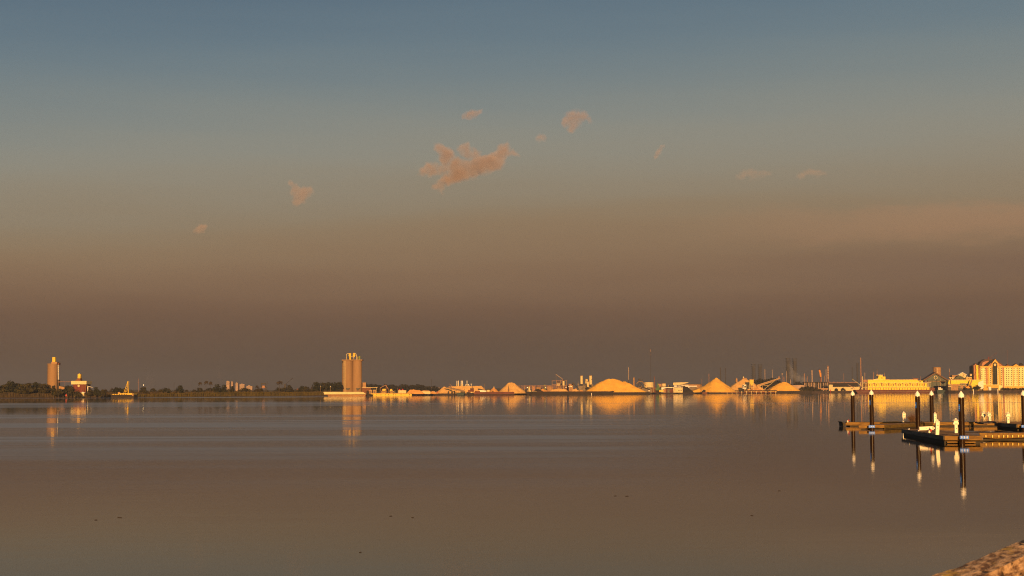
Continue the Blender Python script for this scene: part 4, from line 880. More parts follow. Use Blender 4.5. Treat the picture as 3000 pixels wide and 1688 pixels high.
part(t, 'duct', 'cream_paint', ('t', 1038, 1035.6, 1042.5, 1036.6, 1.5, -2), ('t', 1042.5, 1036.6, 1044.2, 1039.5, 1.5, -2), ('t', 1044.2, 1039.5, 1044.2, 1054, 1.5, -2))
part(t, 'duct', 'cream_paint', ('t', 1028, 1045.2, 1034.5, 1045.6, 1.2, -3), ('t', 1034.5, 1045.6, 1036.6, 1049, 1.2, -3), ('t', 1036.6, 1049, 1037, 1054, 1.2, -3), ('t', 1047.3, 1054, 1048.2, 1044.5, 1.0, -3))
part(t, 'control_box', 'olive_box', ('b', 1050.2, 1043.6, 1055, 1054, 3, -2))
part(t, 'loading_bay', 'window_dark', ('p', [(1012, 1137), (1026, 1137), (1021.5, 1143), (1016, 1143)], 1, -6.5)); part(t, 'loading_bay', 'window_dark', ('p', [(1043, 1137), (1055.5, 1137), (1049.5, 1144), (1045, 1144)], 1, -6.5))
part(t, 'chute', 'tan_steel', ('t', 997, 1137, 1002.5, 1127.5, .9, -3)); part(t, 'annex', 'brick_tan', ('p', [(996, 1148), (996, 1139), (999, 1136.5), (1006, 1138), (1008, 1148)], 6, -8))
t = thing('elevator_tower', 'small square tan tower at the right foot of the twin silo', 'tower', 1067, 1700); part(t, 'wall', 'brick_tan', ('b', 1062.3, 1121.5, 1072, 0, 6)); part(t, 'roof', 'tan_steel', ('b', 1061.8, 1120.6, 1072.5, 1121.6, 6.6, -.3))
t = thing('loading_canopy', 'flat roofed loading canopy right of the twin silo on a white post', 'canopy', 1083, 1692); part(t, 'roof', 'cream_paint', ('b', 1060.5, 1135, 1105.5, 1136.2, 6)); part(t, 'wall', 'rust', ('b', 1061, 1136.2, 1087, 0, 4, 1)); part(t, 'post', 'cream_paint', ('t', 1102.5, 1136, 1102.5, 0, 1.2)); part(t, 'window', 'dark_glass', ('b', 1089, 1136.6, 1099, 1141, .5, 3))
for u, w_, l, v in [(1086, 7.5, 'left one of two small tan huts below the loading canopy', 1143.5), (1097, 9, 'right one of two small tan huts below the loading canopy', 1143.2)]:
    t = thing('hut', l, 'hut', u, 1668, 'huts below the loading canopy'); part(t, 'wall', 'brick_tan', ('b', u - w_ / 2, v, u + w_ / 2, 0, 4)); part(t, 'roof', 'cream_paint', ('b', u - w_ / 2 - .4, v - .8, u + w_ / 2 + .4, v + .1, 4.6, -.3)); part(t, 'door', 'window_dark', ('b', u - .6, v + 2.5, u + 1.2, 0, .2, -.22)); part(t, 'window', 'window_dark', ('b', u - 3, v + 2, u - 1.8, v + 4, .2, -.22))
t = thing('covered_barge', 'covered hopper barge with a rounded pale lid below the twin silo', 'barge', 1005, 1612, z=0)
part(t, 'hull', 'rust_hull', ('p', [(938, 1156.2), (1073, 1156.2), (1071, 1161.2), (946, 1161.2)], 10)); part(t, 'cover', 'cream_paint', ('p', [(936.5, 1155.4), (937, 1153.4), (945, 1149.2), (950, 1148.4), (1060, 1148.4), (1065, 1149.6), (1070.5, 1153.2), (1072, 1155.6)], 9, .6)); part(t, 'rub_rail', 'sand', ('b', 948, 1159.4, 1070, 1160.6, .4, -.4)); part(t, 'deck_rim', 'tan_steel', ('b', 937, 1155.4, 1073, 1156.3, 10.6, -.3))
t = thing('workboat', 'dark workboat between the covered barge and the yellow deck barge', 'boat', 1081, 1620, z=0); part(t, 'hull', 'dark_hull', ('p', [(1073, 1153), (1093, 1156), (1086, 1161), (1075, 1161)], 6)); part(t, 'cabin', 'dark_hull', ('b', 1073.5, 1146.5, 1081, 1154, 3.5, 1.5)); part(t, 'funnel', 'dark_steel', ('b', 1074.5, 1144, 1077, 1146.6, 1.5, 2))
t = thing('deck_barge', 'flat yellow deck barge with black tyre fenders', 'barge', 1145, 1640, z=0); part(t, 'hull', 'yellow_paint', ('p', [(1085, 1152.8), (1206, 1153.4), (1206, 1160), (1095, 1160.3)], 10))
for u in (1103.8, 1116, 1129, 1138.5, 1152.5, 1159, 1175, 1199.2): part(t, 'tyre', 'dark_hull', ('d', u, 1156.8, 1.1 if u < 1195 else 1.5, .5, -.6))
part(t, 'deck_plate', 'rust', ('b', 1096, 1152, 1205, 1153.2, 9, .4)); part(t, 'bin', 'yellow_paint', ('b', 1119, 1151, 1129, 1153, 3, 2))
t = thing('screening_frame', 'peaked tan screening frame round a yellow hopper', 'screening plant', 1126, 1690)
part(t, 'frame', 'pink_steel', ('t', 1113.6, 0 or 1153, 1113.8, 1136.5, 1.2), ('t', 1113.8, 1136.5, 1129.5, 1128.6, 1.8), ('t', 1129.5, 1128.6, 1137.2, 1139, 1.8), ('t', 1137.2, 1139, 1137.6, 1153, 1.2), ('t', 1132, 1128, 1131, 1136, 1.6, 2), ('t', 1117, 1152, 1120, 1140, .8, 2), ('t', 1131, 1136, 1133, 1153, 1.0, 2)); part(t, 'hopper', 'yellow_paint', ('p', [(1121, 1139.4), (1130, 1139.4), (1129, 1146), (1119.5, 1146)], 4, 1)); part(t, 'base', 'tan_steel', ('b', 1117, 1145.6, 1131, 0, 5, 1))
t = thing('loader', 'small yellow loading machine right of the peaked frame', 'loader', 1148, 1680); part(t, 'body', 'yellow_paint', ('b', 1142, 1142, 1150, 0, 4), ('b', 1144, 1139.8, 1148, 1142, 3, .4)); part(t, 'tray', 'tan_steel', ('p', [(1149, 1144), (1158, 1149.6), (1142, 1151), (1141, 1147)], 3, -1)); part(t, 'bucket', 'cream_paint', ('t', 1150, 1145, 1153, 1148, 1.4, -1.5))
t = thing('tank_shed', 'pale boxy shed with two red drums on its roof', 'shed', 1178, 1720); part(t, 'wall', 'cream_paint', ('b', 1166.8, 1143.6, 1190, 0, 8)); 
for u in (1170.5, 1179.5): part(t, 'drum', 'red_paint', ('dome', u - 2.6, u + 2.6, 1139.2, 1143.7, 3))
solo('post', 'thin grey post left of the shed with red drums', 'post', 'tan_steel', 1705, ('t', 1164.5, 1136, 1164.5, 0, .6)); solo('post', 'short pale post right of the small yellow loading machine', 'post', 'cream_paint', 1680, ('t', 1157, 1144, 1157, 0, .8))
heap('gravel_heap', 'long low brown gravel heap right of the shed with red drums', 'sand_pink', 1760, [(1200, 1143.2), (1212, 1141.8), (1228, 1142.6)], 1188, 1246, 1.0, seed=2, cat='gravel heap')
t = thing('shed', 'long low cream shed right of the brown gravel heap', 'shed', 1246, 1760); part(t, 'wall', 'cream_paint', ('b', 1233, 1146, 1261, 0, 7)); part(t, 'roof', 'brick_tan', ('p', [(1232, 1146.3), (1240, 1143.8), (1255, 1144.3), (1262, 1146.5)], 8, -.5))
heap('gravel_heap', 'lowest pale gravel heap, left of the striped cone', 'sand_pink', 1790, [(1264, 1147.2), (1270, 1147)], 1256, 1284, 1.0, seed=3, cat='gravel heap')
solo('mast', 'tall thin dark mast left of the striped sand cone', 'mast', 'dark_steel', 1800, ('t', 1263.6, 1110, 1263.6, 0, .9))
solo('warehouse', 'hazy flat roofed warehouse behind the tall thin dark mast', 'warehouse', 'far_pale', 3000, ('b', 1262, 1134, 1282, 1136, 30), ('b', 1256, 1136, 1288, 0, 40, 2))
# ------------------------------------------------------------------ sand yard, left half
heap('sand_heap', 'conical pale sand heap with dark streaks under the conveyor', 'sand', 1870, [(1300, 1133.6), (1303, 1133.4)], 1272, 1345, 0.75, seed=4)
heap('sand_heap', 'long flat topped sand heap with pale stacks behind it', 'sand', 1990, [(1316, 1132.3), (1360, 1131.3), (1411, 1131.0)], 1284, 1434, 0.75, seed=5, rough=.7)
for u in (1338.6, 1343.2, 1351.2, 1355.3, 1368.2):
    t = thing('stack', 'slender pale stack rising behind the long flat topped sand heap', 'stack', u, 2080, 'slender pale stacks behind the flat topped heap'); part(t, 'tube', 'white_paint', ('c', u - 1.1, u + 1.1, 1115.4, 1126, 0)); part(t, 'base', 'cream_paint', ('c', u - 1.7, u + 1.7, 1126, 0, 0)); part(t, 'tip', 'rust', ('c', u - .8, u + .8, 1114.4, 1115.5, 0))
for u, v, l in [(1380.8, 1124.8, 'taller of two T shaped vent pipes behind the flat topped heap'), (1372.5, 1125.8, 'shorter T shaped vent pipe beside the right pale stack')]:
    t = thing('vent_pipe', l, 'vent pipe', u, 2080); part(t, 'pipe', 'white_paint', ('t', u, v, u, 0, 1.0)); part(t, 'cap', 'white_paint', ('b', u - 2, v, u + 2, v + 1.4, 1, -.5))
solo('vent_pipe', 'short bent pipe at the foot of the right pale stack', 'vent pipe', 'white_paint', 2078, ('t', 1364, 1131, 1364, 1127, 1.1), ('t', 1364, 1127, 1367, 1125.5, 1.1), ('t', 1373, 1129, 1377, 1131, .9))
solo('mast', 'short thin mast behind the right end of the flat topped heap', 'mast', 'tan_steel', 2100, ('t', 1419.5, 1124.5, 1419.5, 0, .8))
solo('conveyor', 'short pale conveyor end sticking out over the flat topped heap', 'conveyor', 'pink_steel', 1975, ('t', 1316.6, 1124.6, 1325, 1133, 1.3), ('t', 1325, 1133, 1329, 1137, 1.2))
t = thing('conveyor', 'long grey conveyor sloping down right from the striped sand cone', 'conveyor', 1330, 1850); part(t, 'gallery', 'grey_steel', ('p', [(1301.5, 1133), (1305, 1132.6), (1360, 1144.2), (1360, 1148.2), (1340, 1143.8), (1318, 1138.5)], 3)); part(t, 'rail', 'dark_steel', ('t', 1304, 1132.4, 1350, 1142.2, .7, -.3), ('t', 1306, 1134.6, 1340, 1145, .6, -.3)); part(t, 'leg', 'tan_steel', ('t', 1321, 1140, 1329, 1150, 1.2, -.5)); part(t, 'base', 'dark_steel', ('b', 1312, 1146, 1316, 0, 3), ('b', 1322, 1147, 1327, 0, 3, 1), ('b', 1345, 1147, 1363, 0, 4, 1))
solo('channel_marker', 'small bright red marker on the quay below the striped sand cone', 'marker', 'red_paint', 1842, ('p', [(1280.6, 1151), (1281.4, 1147.5), (1282.4, 1146), (1283.4, 1147.8), (1284, 1151)], 1.2))
solo('dolphin', 'thick dark mooring post between the conveyor and the dark float', 'mooring post', 'dark_hull', 1805, ('c', 1330, 1333.4, 1145.3, 1158.8, 0))
t = thing('work_float', 'low dark green float with a pale cabin in front of the heaps', 'float', 1348, 1806, z=0); part(t, 'hull', 'teal_hull', ('p', [(1337, 1151.5), (1361, 1152), (1359.5, 1157.6), (1339, 1157.6)], 6)); part(t, 'cabin', 'cream_paint', ('b', 1345.4, 1147.4, 1348.8, 1150.2, 2, 2)); part(t, 'gear', 'tan_steel', ('t', 1356, 1151, 1361, 1139, .8, 2), ('b', 1340, 1149, 1344, 1151.6, 2, 2), ('t', 1361, 1139, 1363, 1151, .7, 2))
t = thing('tugboat', 'dark tugboat with a thin tall mast at the left end of the red barge', 'tugboat', 1378, 1812, z=0); part(t, 'hull', 'dark_hull', ('p', [(1366, 1149), (1387, 1151), (1385, 1158), (1370, 1158)], 8)); part(t, 'deckhouse', 'rust', ('b', 1371, 1142.5, 1378, 1150, 5, 1.5)); part(t, 'wheelhouse', 'rust_hull', ('b', 1377.5, 1139, 1388, 1148, 4.5, 1.7)); part(t, 'wheelhouse_roof', 'dark_hull', ('b', 1377, 1138, 1388.5, 1139.2, 5.5, 1.2)); part(t, 'mast', 'dark_steel', ('t', 1383.6, 1149, 1383.6, 1131, 1.3, 4)); part(t, 'crosstree', 'dark_steel', ('t', 1381.5, 1136, 1385.7, 1136, .8, 4)); part(t, 'bulwark', 'cream_paint', ('b', 1379, 1149.6, 1384, 1151.2, .6, -.4))
t = thing('hopper_barge', 'long rust red barge in front of the sand heaps', 'barge', 1446, 1818, z=0); part(t, 'hull', 'rust_hull', ('p', [(1387, 1149.8), (1507, 1147.9), (1506, 1157.7), (1390, 1158)], 10)); part(t, 'coaming', 'rust', ('b', 1394, 1148.2, 1500, 1149.6, 7, 1.5)); part(t, 'deck_box', 'rust', ('b', 1391, 1145.5, 1406, 1149.6, 4, 3)); part(t, 'deck_box', 'dark_hull', ('b', 1442, 1146.4, 1446, 1149, 2, 3)); part(t, 'boot_stripe', 'dark_hull', ('b', 1389.5, 1155.2, 1506.2, 1157.5, .3, -.2))
t = thing('shed', 'cream shed with a dark sloping roof behind the red barge', 'shed', 1414, 1905); part(t, 'wall', 'white_paint', ('p', [(1404, 1143), (1424, 1144), (1424, 1150.5), (1404, 1150.5)], 8)); part(t, 'roof', 'black_roof', ('p', [(1400, 1141.6), (1403, 1139.2), (1425, 1143), (1425, 1144.4)], 9, -.6)); part(t, 'machine', 'dark_steel', ('b', 1400, 1138.6, 1406.5, 1143, 4, -2))
solo('tank', 'short round cream tank right of the dark roofed shed', 'tank', 'cream_paint', 1905, ('c', 1424.6, 1436, 1142.6, 0))
heap('sand_heap', 'small pointed sand heap between the flat topped and the round topped ones', 'sand_pink', 1960, [(1445.6, 1134.8), (1447.6, 1134.5)], 1426, 1466, 0.75, seed=6)
solo('hut', 'tiny hut on the tip of the small pointed sand heap', 'hut', 'cream_paint', 1965, ('b', 1446.2, 1133, 1448.4, 1135.4, 2))
heap('sand_heap', 'round topped sand heap behind the thin dark spud pole', 'sand', 1960, [(1489, 1121.6), (1497, 1120.6), (1504, 1121.4)], 1456, 1546, 0.75, seed=7)
t = thing('spud_pole', 'dark upright spud pole with a short ladder before the round topped heap', 'spud pole', 1489.3, 1822, z=0); part(t, 'pole', 'dark_hull', ('b', 1488.4, 1130.2, 1490, 1150, .8)); part(t, 'ladder', 'dark_hull', ('b', 1490.6, 1138, 1492, 1146, .6))
t = thing('tugboat', 'black pushboat with a small white cabin at the left end of the black barge', 'tugboat', 1555, 1878, z=0); part(t, 'hull', 'dark_hull', ('p', [(1538, 1147.5), (1562, 1149), (1550, 1157.2), (1542, 1155.5)], 8)); part(t, 'cabin', 'cream_paint', ('b', 1552.6, 1144.2, 1556, 1147.6, 2.5, 2)); part(t, 'bulwark', 'cream_paint', ('t', 1558, 1147, 1572, 1146.4, .9, 2)); part(t, 'funnel', 'tan_steel', ('b', 1544, 1143.6, 1546, 1148.4, 1.5, 3))
t = thing('hopper_barge', 'very long black barge with a raked bow before the biggest sand heap', 'barge', 1670, 1884, z=0); part(t, 'hull', 'dark_hull', ('p', [(1549, 1147.6), (1787, 1146.6), (1801, 1145.2), (1795, 1151.5), (1788, 1156.8), (1552, 1157.4)], 11)); part(t, 'coaming', 'rust_hull', ('b', 1560, 1146.8, 1780, 1147.4, 8, 1.5)); part(t, 'boot_stripe', 'dark_hull', ('b', 1552, 1154.8, 1788, 1156.6, .3, -.25))
solo('channel_marker', 'thin white post in the water in front of the long black barge', 'post', 'cap_white', 1872, ('b', 1731.6, 1151.8, 1733, 1157.4, .6))
heap('coal_heap', 'low black heap behind the black pushboat', 'coal', 1960, [(1572, 1140.2), (1578, 1140)], 1552, 1602, 0.62, seed=8, cat='coal heap')
heap('sand_heap', 'small orange heap against the right side of the low black heap', 'sand_pink', 1985, [(1586, 1139.8), (1592, 1139.6)], 1578, 1620, 0.75, seed=9)
heap('sand_heap', 'wide low orange heap under the pipe racks', 'sand', 1990, [(1618, 1140.8), (1632, 1139.4), (1654, 1139.2)], 1602, 1675, 0.75, seed=10)
heap('sand_heap', 'small pale heap left of the dark inclined conveyor', 'sand', 1985, [(1678, 1139.4), (1688, 1139.2)], 1666, 1704, 0.75, seed=12)
heap('sand_heap', 'tiny pale heap at the left foot of the biggest sand heap', 'sand_pink', 1975, [(1700, 1143), (1705, 1142.6)], 1692, 1716, 0.7, seed=13)

# ------------------------------------------------------------------ processing plant behind the heaps
t = thing('pipe_rack', 'long low pipe rack of the processing plant behind the heaps', 'pipe rack', 1590, 2140)
for v in (1130.4, 1133.2, 1136.2, 1138.6): part(t, 'pipe', 'pink_steel', ('t', 1519, v + .5, 1668, v - .3, .9 if v != 1130.4 else 1.6, (v - 1130) * .3))
for i in range(13): part(t, 'column', 'tan_steel' if i % 2 else 'dark_steel', ('b', 1524 + i * 11.6, 1129.4, 1525.3 + i * 11.6, 0, .6, -.8))
for u0, v0, u1, m in [(1547, 1130.5, 1553, 'cream_paint'), (1558, 1130, 1568, 'pink_steel'), (1585, 1135, 1589, 'dark_hull'), (1593, 1127.5, 1598, 'olive_box'), (1570, 1133, 1583, 'tan_steel'), (1603, 1132, 1620, 'brick_tan'), (1634, 1131, 1643, 'tan_steel'), (1658, 1130, 1665, 'rust')]: part(t, 'unit', m, ('b', u0, v0, u1, 0, 6, 2))
t = thing('steel_frame', 'open steel frame tower with a dark panel in the processing plant', 'steel frame', 1640, 2160)
for u in (1617.5, 1630.5, 1642.5, 1660): part(t, 'column', 'tan_steel', ('b', u - .6, 1113.5 if u > 1618 else 1116, u + .6, 0, .8))
for v, a, b_ in ((1115.8, 1617, 1662), (1120, 1630, 1646), (1126.6, 1617, 1655)): part(t, 'beam', 'pink_steel', ('b', a, v - .5, b_, v + .5, .8, .1))
part(t, 'panel', 'dark_steel', ('b', 1631.5, 1117, 1642, 1122.6, 1, 2)); part(t, 'deck_unit', 'cream_paint', ('b', 1630, 1124, 1646, 1130, 5, 1.2))
t = thing('crane', 'pinkish crane boom raised to the left above the steel frame tower', 'crane', 1648, 2170); part(t, 'boom', 'far_pale', ('t', 1628.3, 1096.8, 1647.6, 1110.4, 1.5)); part(t, 'mast', 'pink_steel', ('t', 1647.6, 1109.5, 1647, 0, 1.3)); part(t, 'hoist_cable', 'tan_steel', ('t', 1629.2, 1098, 1629.4, 1116, .4))
t = thing('vessel', 'upright cream vessel with a black cap beside the steel frame tower', 'vessel', 1651, 2130); part(t, 'shell', 'cream_paint', ('c', 1648, 1654.2, 1116.2, 1130)); part(t, 'cap', 'dark_hull', ('c', 1648.4, 1653.8, 1113, 1116.3)); part(t, 'skirt', 'tan_steel', ('c', 1649, 1653.2, 1130, 0))
t = thing('plant_house', 'tan plant house with lit lamps left of the dark inclined conveyor', 'building', 1673, 2120); part(t, 'wall', 'brick_tan', ('b', 1666.5, 1126, 1679, 0, 8)); part(t, 'roof', 'pink_steel', ('b', 1665.8, 1124.8, 1679.6, 1126.1, 9, -.5)); part(t, 'window', 'cream_paint', ('b', 1670, 1130, 1673.5, 1133, .4, -.3))
for u, v, l in [(1545, 1135.6, 'lit lamp farthest left along the pipe rack'), (1598.8, 1135.4, 'lit lamp in the middle of the pipe rack'), (1658.2, 1135.2, 'lit lamp left of the tan plant house'), (1666.8, 1132.4, 'lit lamp on the left edge of the tan plant house'), (1673.2, 1132.2, 'lit lamp in front of the tan plant house')]:
    t = thing('lamp_post', l, 'lamp', u, 2105, 'lit lamps of the processing plant'); part(t, 'pole', 'tan_steel', ('t', u, v, u, 0, .4)); part(t, 'lamp_head', 'lamp_glow', ('s', u, v, .75))
t = thing('conveyor', 'dark inclined conveyor left of the pale plant silos', 'conveyor', 1687, 2110); part(t, 'gallery', 'dark_steel', ('t', 1678.5, 1121.8, 1696.5, 1141.5, 2.6)); part(t, 'head', 'dark_steel', ('b', 1677, 1120.5, 1680.5, 1124.5, 3, -1)); part(t, 'leg', 'tan_steel', ('t', 1682, 1127, 1681, 0, .7), ('t', 1690, 1135, 1689, 0, .7))
for u0, u1, v0, v1, l in [(1700, 1707.8, 1101.5, 1125, 'tall pale plant silo, left one of the tall pair'), (1726, 1735, 1101.2, 1126.5, 'tall pale plant silo with a dark mark, right one of the tall pair'), (1714.4, 1722.5, 1111.5, 1126, 'shorter pale plant silo with a diagonal stair'), (1718.8, 1725.8, 1118.8, 1134, 'lowest pale plant silo in front of the one with a stair')]:
    front = v0 > 1115; t = thing('silo', l, 'silo', (u0 + u1) / 2, 2105 if front else 2125, 'pale plant silos left of the biggest heap'); part(t, 'shell', 'cream_paint', ('c', u0, u1, v0, v1)); part(t, 'rim', 'tan_steel', ('c', u0 - .4, u1 + .4, v0 - 1, v0 + .2)); part(t, 'frame', 'dark_steel', *[('b', a - .5, v1, a + .5, 0, 1, -2) for a in (u0 + .6, (u0 + u1) / 2, u1 - .6)], ('b', u0 - 2, v1 + 1.5, u1 + 2, v1 + 3.4, 5, -2), ('b', u0 + 1, v1 + 5, u1 - 1, v1 + 8, 4, -1))
    if u0 == 1726: part(t, 'hatch', 'dark_steel', ('b', 1732.4, 1110, 1735, 1112, .6, -2.0))
    if u0 == 1714.4: part(t, 'stair', 'rust', ('t', 1714.6, 1113.2, 1721, 1118.4, .9, -2.2))
solo('machinery', 'tangle of brown machinery under the pale plant silos', 'machinery', 'concrete_dark', 2110, ('b', 1695, 1131, 1708, 0, 8), ('b', 1707, 1128, 1716, 0, 6, 4), ('b', 1716, 1134, 1736, 0, 8, 1), ('t', 1694, 1128, 1694.5, 1118, .9), ('b', 1733, 1126, 1738, 0, 5, 3), ('t', 1708, 1126.5, 1726, 1127, .7, -3), ('b', 1692, 1124, 1697, 1128, 3), ('b', 1693.5, 1128, 1695, 0, 2))
heap('sand_heap', 'biggest sand heap with a scalloped top, golden in the sun', 'sand_yellow', 1990, [(1755, 1120.6), (1766, 1116.4), (1778, 1110.6), (1797, 1110), (1812, 1113), (1823, 1118.6), (1830, 1117.8)], 1708, 1896, 0.75, seed=14, rough=1.3)
t = thing('mast', 'tall pale mast with a dark base behind the biggest sand heap', 'mast', 1841.6, 2250); part(t, 'pole', 'far_pale', ('t', 1841.6, 1076.5, 1841.8, 1113, 1.6)); part(t, 'base', 'dark_steel', ('t', 1841.8, 1113, 1842, 0, 1.7))
t = thing('lattice_mast', 'very tall thin lattice mast, tallest thing on the far shore', 'lattice mast', 1905, 3300); part(t, 'shaft', 'dark_steel', ('t', 1905.2, 1030, 1905.2, 0, 1.1)); part(t, 'antenna', 'pink_steel', ('t', 1905.2, 1024, 1905.2, 1031, 1.5), ('t', 1903.4, 1040, 1907.4, 1040, .9))
solo('chimney', 'short tan chimney at the right shoulder of the biggest sand heap', 'chimney', 'brick_tan', 2160, ('c', 1854.8, 1859.4, 1106.3, 0))
solo('chimney', 'slender red brown chimney beside the big round cream tank', 'chimney', 'rust', 2330, ('c', 1916, 1918.2, 1102.8, 0))
# ------------------------------------------------------------------ crusher, tanks, digger
t = thing('crusher_plant', 'dark crusher plant under an arched tan pipe right of the biggest heap', 'crusher plant', 1878, 2170)
part(t, 'pipe', 'tan_steel', ('t', 1864, 1125, 1872, 1117.6, 1.8), ('t', 1872, 1117.6, 1881, 1117.4, 2), ('t', 1881, 1117.4, 1892, 1131, 2)); part(t, 'hopper', 'dark_steel', ('b', 1871, 1109.4, 1876, 1115.4, 4), ('t', 1877, 1114.6, 1884, 1112.6, 1.4)); part(t, 'brace', 'dark_steel', ('t', 1866, 1139, 1873, 1120, 1.5), ('t', 1873, 1120, 1880, 1139, 1.5), ('t', 1868, 1130, 1905, 1141, 2.2), ('t', 1874, 1122, 1884, 1131, 1.2)); part(t, 'body', 'concrete_dark', ('b', 1866, 1134, 1880, 0, 6, 3), ('b', 1880, 1137, 1895, 0, 6, 2), ('b', 1896, 1134.5, 1912, 0, 5, 3)); part(t, 'cabin', 'brick_tan', ('b', 1876, 1131, 1881, 1138, 3, 1)); part(t, 'gantry', 'rust', ('b', 1911, 1138, 1913, 0, 1), ('b', 1918, 1138, 1920, 0, 1), ('b', 1908, 1136, 1922, 1138, 2))
solo('sign_board', 'small white board at the water end of the crusher plant', 'board', 'cap_white', 2140, ('b', 1900, 1143.6, 1903, 1146.6, .4), ('t', 1901.5, 1146, 1901.5, 0, .6))
solo('storage_tank', 'big round cream tank behind the crusher plant', 'storage tank', 'cream_paint', 2330, ('c', 1886, 1915, 1120.2, 0))
t = thing('storage_tank', 'smaller round cream tank behind the green digger', 'storage tank', 1945, 2330); part(t, 'shell', 'cream_paint', ('c', 1938, 1951.2, 1124, 0)); part(t, 'rim', 'rust', ('c', 1937.8, 1951.4, 1123.4, 1124.2))
t = thing('pump_house', 'pinkish panelled pump house left of the smaller round tank', 'building', 1933, 2320); part(t, 'wall', 'pink_steel', ('b', 1928.5, 1124.6, 1938, 0, 8)); 
for u in (1931, 1934.6): part(t, 'panel', 'brick_tan', ('b', u - 1, 1126, u + 1, 1137, .3, -.35))
t = thing('digger', 'green digger with a raised arm beside a yellow skip', 'digger', 1927, 2190); part(t, 'body', 'green_paint', ('b', 1920.5, 1136, 1931, 1144, 5)); part(t, 'arm', 'green_paint', ('p', [(1924.6, 1124), (1927, 1122.2), (1932, 1134), (1933, 1138), (1929, 1141), (1926, 1136)], 1.6, -.5)); part(t, 'boom', 'green_paint', ('p', [(1930, 1139.6), (1938, 1138.8), (1938.5, 1141.6), (1931, 1142.6)], 2, -1.2)); part(t, 'track', 'dark_hull', ('b', 1920, 1143.6, 1932, 0, 6, -.4))
solo('skip', 'bright yellow skip on the quay right of the green digger', 'skip', 'yellow_paint', 2185, ('p', [(1930.8, 1143.4), (1944, 1143.4), (1943.6, 1148.2), (1931.6, 1148.2)], 5))
t = thing('long_shed', 'long low building with a thin dark roof behind the yellow skip', 'building', 1957, 2300); part(t, 'wall', 'white_paint', ('b', 1938, 1134.4, 1974, 0, 12)); part(t, 'roof', 'black_roof', ('b', 1937, 1132.6, 1976, 1134.5, 13, -.5)); part(t, 'chimney', 'dark_hull', ('b', 1961, 1128.5, 1963.6, 1132.8, 2, 3)); part(t, 'chimney', 'tan_steel', ('b', 1958, 1127.5, 1959.6, 1132.8, 2, 3))
t = thing('shed', 'dark open fronted shed on the quay between the skip and the flat white building', 'shed', 1960, 2185); part(t, 'roof', 'black_roof', ('p', [(1946, 1138.8), (1950, 1137), (1972.5, 1137), (1972.5, 1138.8)], 9, -.6)); part(t, 'wall', 'rust_hull', ('b', 1951, 1138.8, 1971.5, 0, 8)); part(t, 'door', 'window_dark', ('b', 1955, 1141, 1962, 0, .3, -.35)); part(t, 'lean_to', 'brick_tan', ('b', 1942, 1140, 1950.6, 0, 5, 1))
t = thing('quay_building', 'flat topped white building with dark windows on the quay', 'building', 1986, 2185); part(t, 'wall', 'cream_paint', ('b', 1972.6, 1136.4, 2000, 0, 9)); part(t, 'roof', 'white_paint', ('b', 1972, 1135.6, 2000.6, 1136.5, 10, -.5))
for u in (1976, 1988.5, 1992, 1997): part(t, 'window', 'window_dark', ('b', u - 1.2, 1142.6 if u > 1980 else 1139, u + 1.2, 1145 if u > 1980 else 1141, .3, -.32))
part(t, 'stair', 'tan_steel', ('t', 1974, 1147, 1980, 1141, .8, -1))
heap('coal_heap', 'steep black heap right of the flat white quay building', 'coal', 2215, [(2001, 1131.8), (2006, 1131.6), (2013, 1135)], 1996, 2032, 0.7, seed=15, cat='coal heap')
t = thing('storage_tank', 'very wide low round tank behind the steep black heap', 'storage tank', 2024, 2560); part(t, 'shell', 'brick_tan', ('c', 1992, 2057, 1126.5, 0)); part(t, 'roof_rim', 'dark_steel', ('c', 1991.6, 2057.4, 1125.2, 1126.7))
t = thing('canopy', 'long bright roof wedge behind the flat white quay building', 'canopy', 1994, 2500); part(t, 'roof', 'cream_paint', ('p', [(1971.5, 1128), (1972.5, 1121.2), (2014, 1120), (2018, 1121.2), (1990, 1128.4)], 14)); part(t, 'post', 'tan_steel', ('b', 1975, 1128, 1976, 0, 1)); part(t, 'post', 'tan_steel', ('b', 1988, 1128, 1989, 0, 1))
for a, v, b_, v1, l in [(1974, 1129.6, 1983, 1133.2, 'bright white block above the left end of the flat quay building'), (1984, 1130.4, 1996, 1132.2, 'thin white roof strip left of the steep black heap'), (1996, 1127.6, 2017, 1129.8, 'bright upper roof strip in front of the very wide tank'), (2008, 1130.6, 2042, 1133, 'bright lower roof strip in front of the very wide tank'), (2016, 1133.8, 2020, 1136, 'small white box on the right slope of the steep black heap')]:
    t = thing('low_building', l, 'building', (a + b_) / 2, 2330, 'white roofs before the wide tank'); part(t, 'roof', 'white_paint', ('b', a, v, b_, v1, 10)); part(t, 'wall', 'concrete_dark', ('b', a + .5, v1, b_ - .5, 0, 8, 1.5))
heap('sand_heap', 'tall pointed sand heap with a long low left shoulder', 'sand_yellow', 2235, [(2045, 1137.6), (2062, 1131), (2097, 1107.4), (2101, 1107.3)], 2012, 2158, 0.75, seed=16)
t = thing('truck', 'small dark truck on the quay at the left foot of the tall pointed heap', 'truck', 2062, 2195); part(t, 'body', 'dark_hull', ('b', 2057, 1143, 2067, 0, 4)); part(t, 'cab', 'dark_hull', ('b', 2060, 1141.8, 2065, 1143.2, 3, .4)); part(t, 'windscreen', 'cream_paint', ('b', 2056.4, 1142.6, 2058.4, 1145, .3, -.3))
t = thing('barge', 'low tan barge moored at the left end of the quay pier', 'barge', 2064, 2185, z=0); part(t, 'hull', 'rust', ('p', [(2056, 1150.4), (2072, 1148.6), (2072, 1153.4), (2058, 1153.6)], 7)); part(t, 'stern', 'dark_hull', ('b', 2072, 1148.4, 2076, 1153.4, 6, .5))
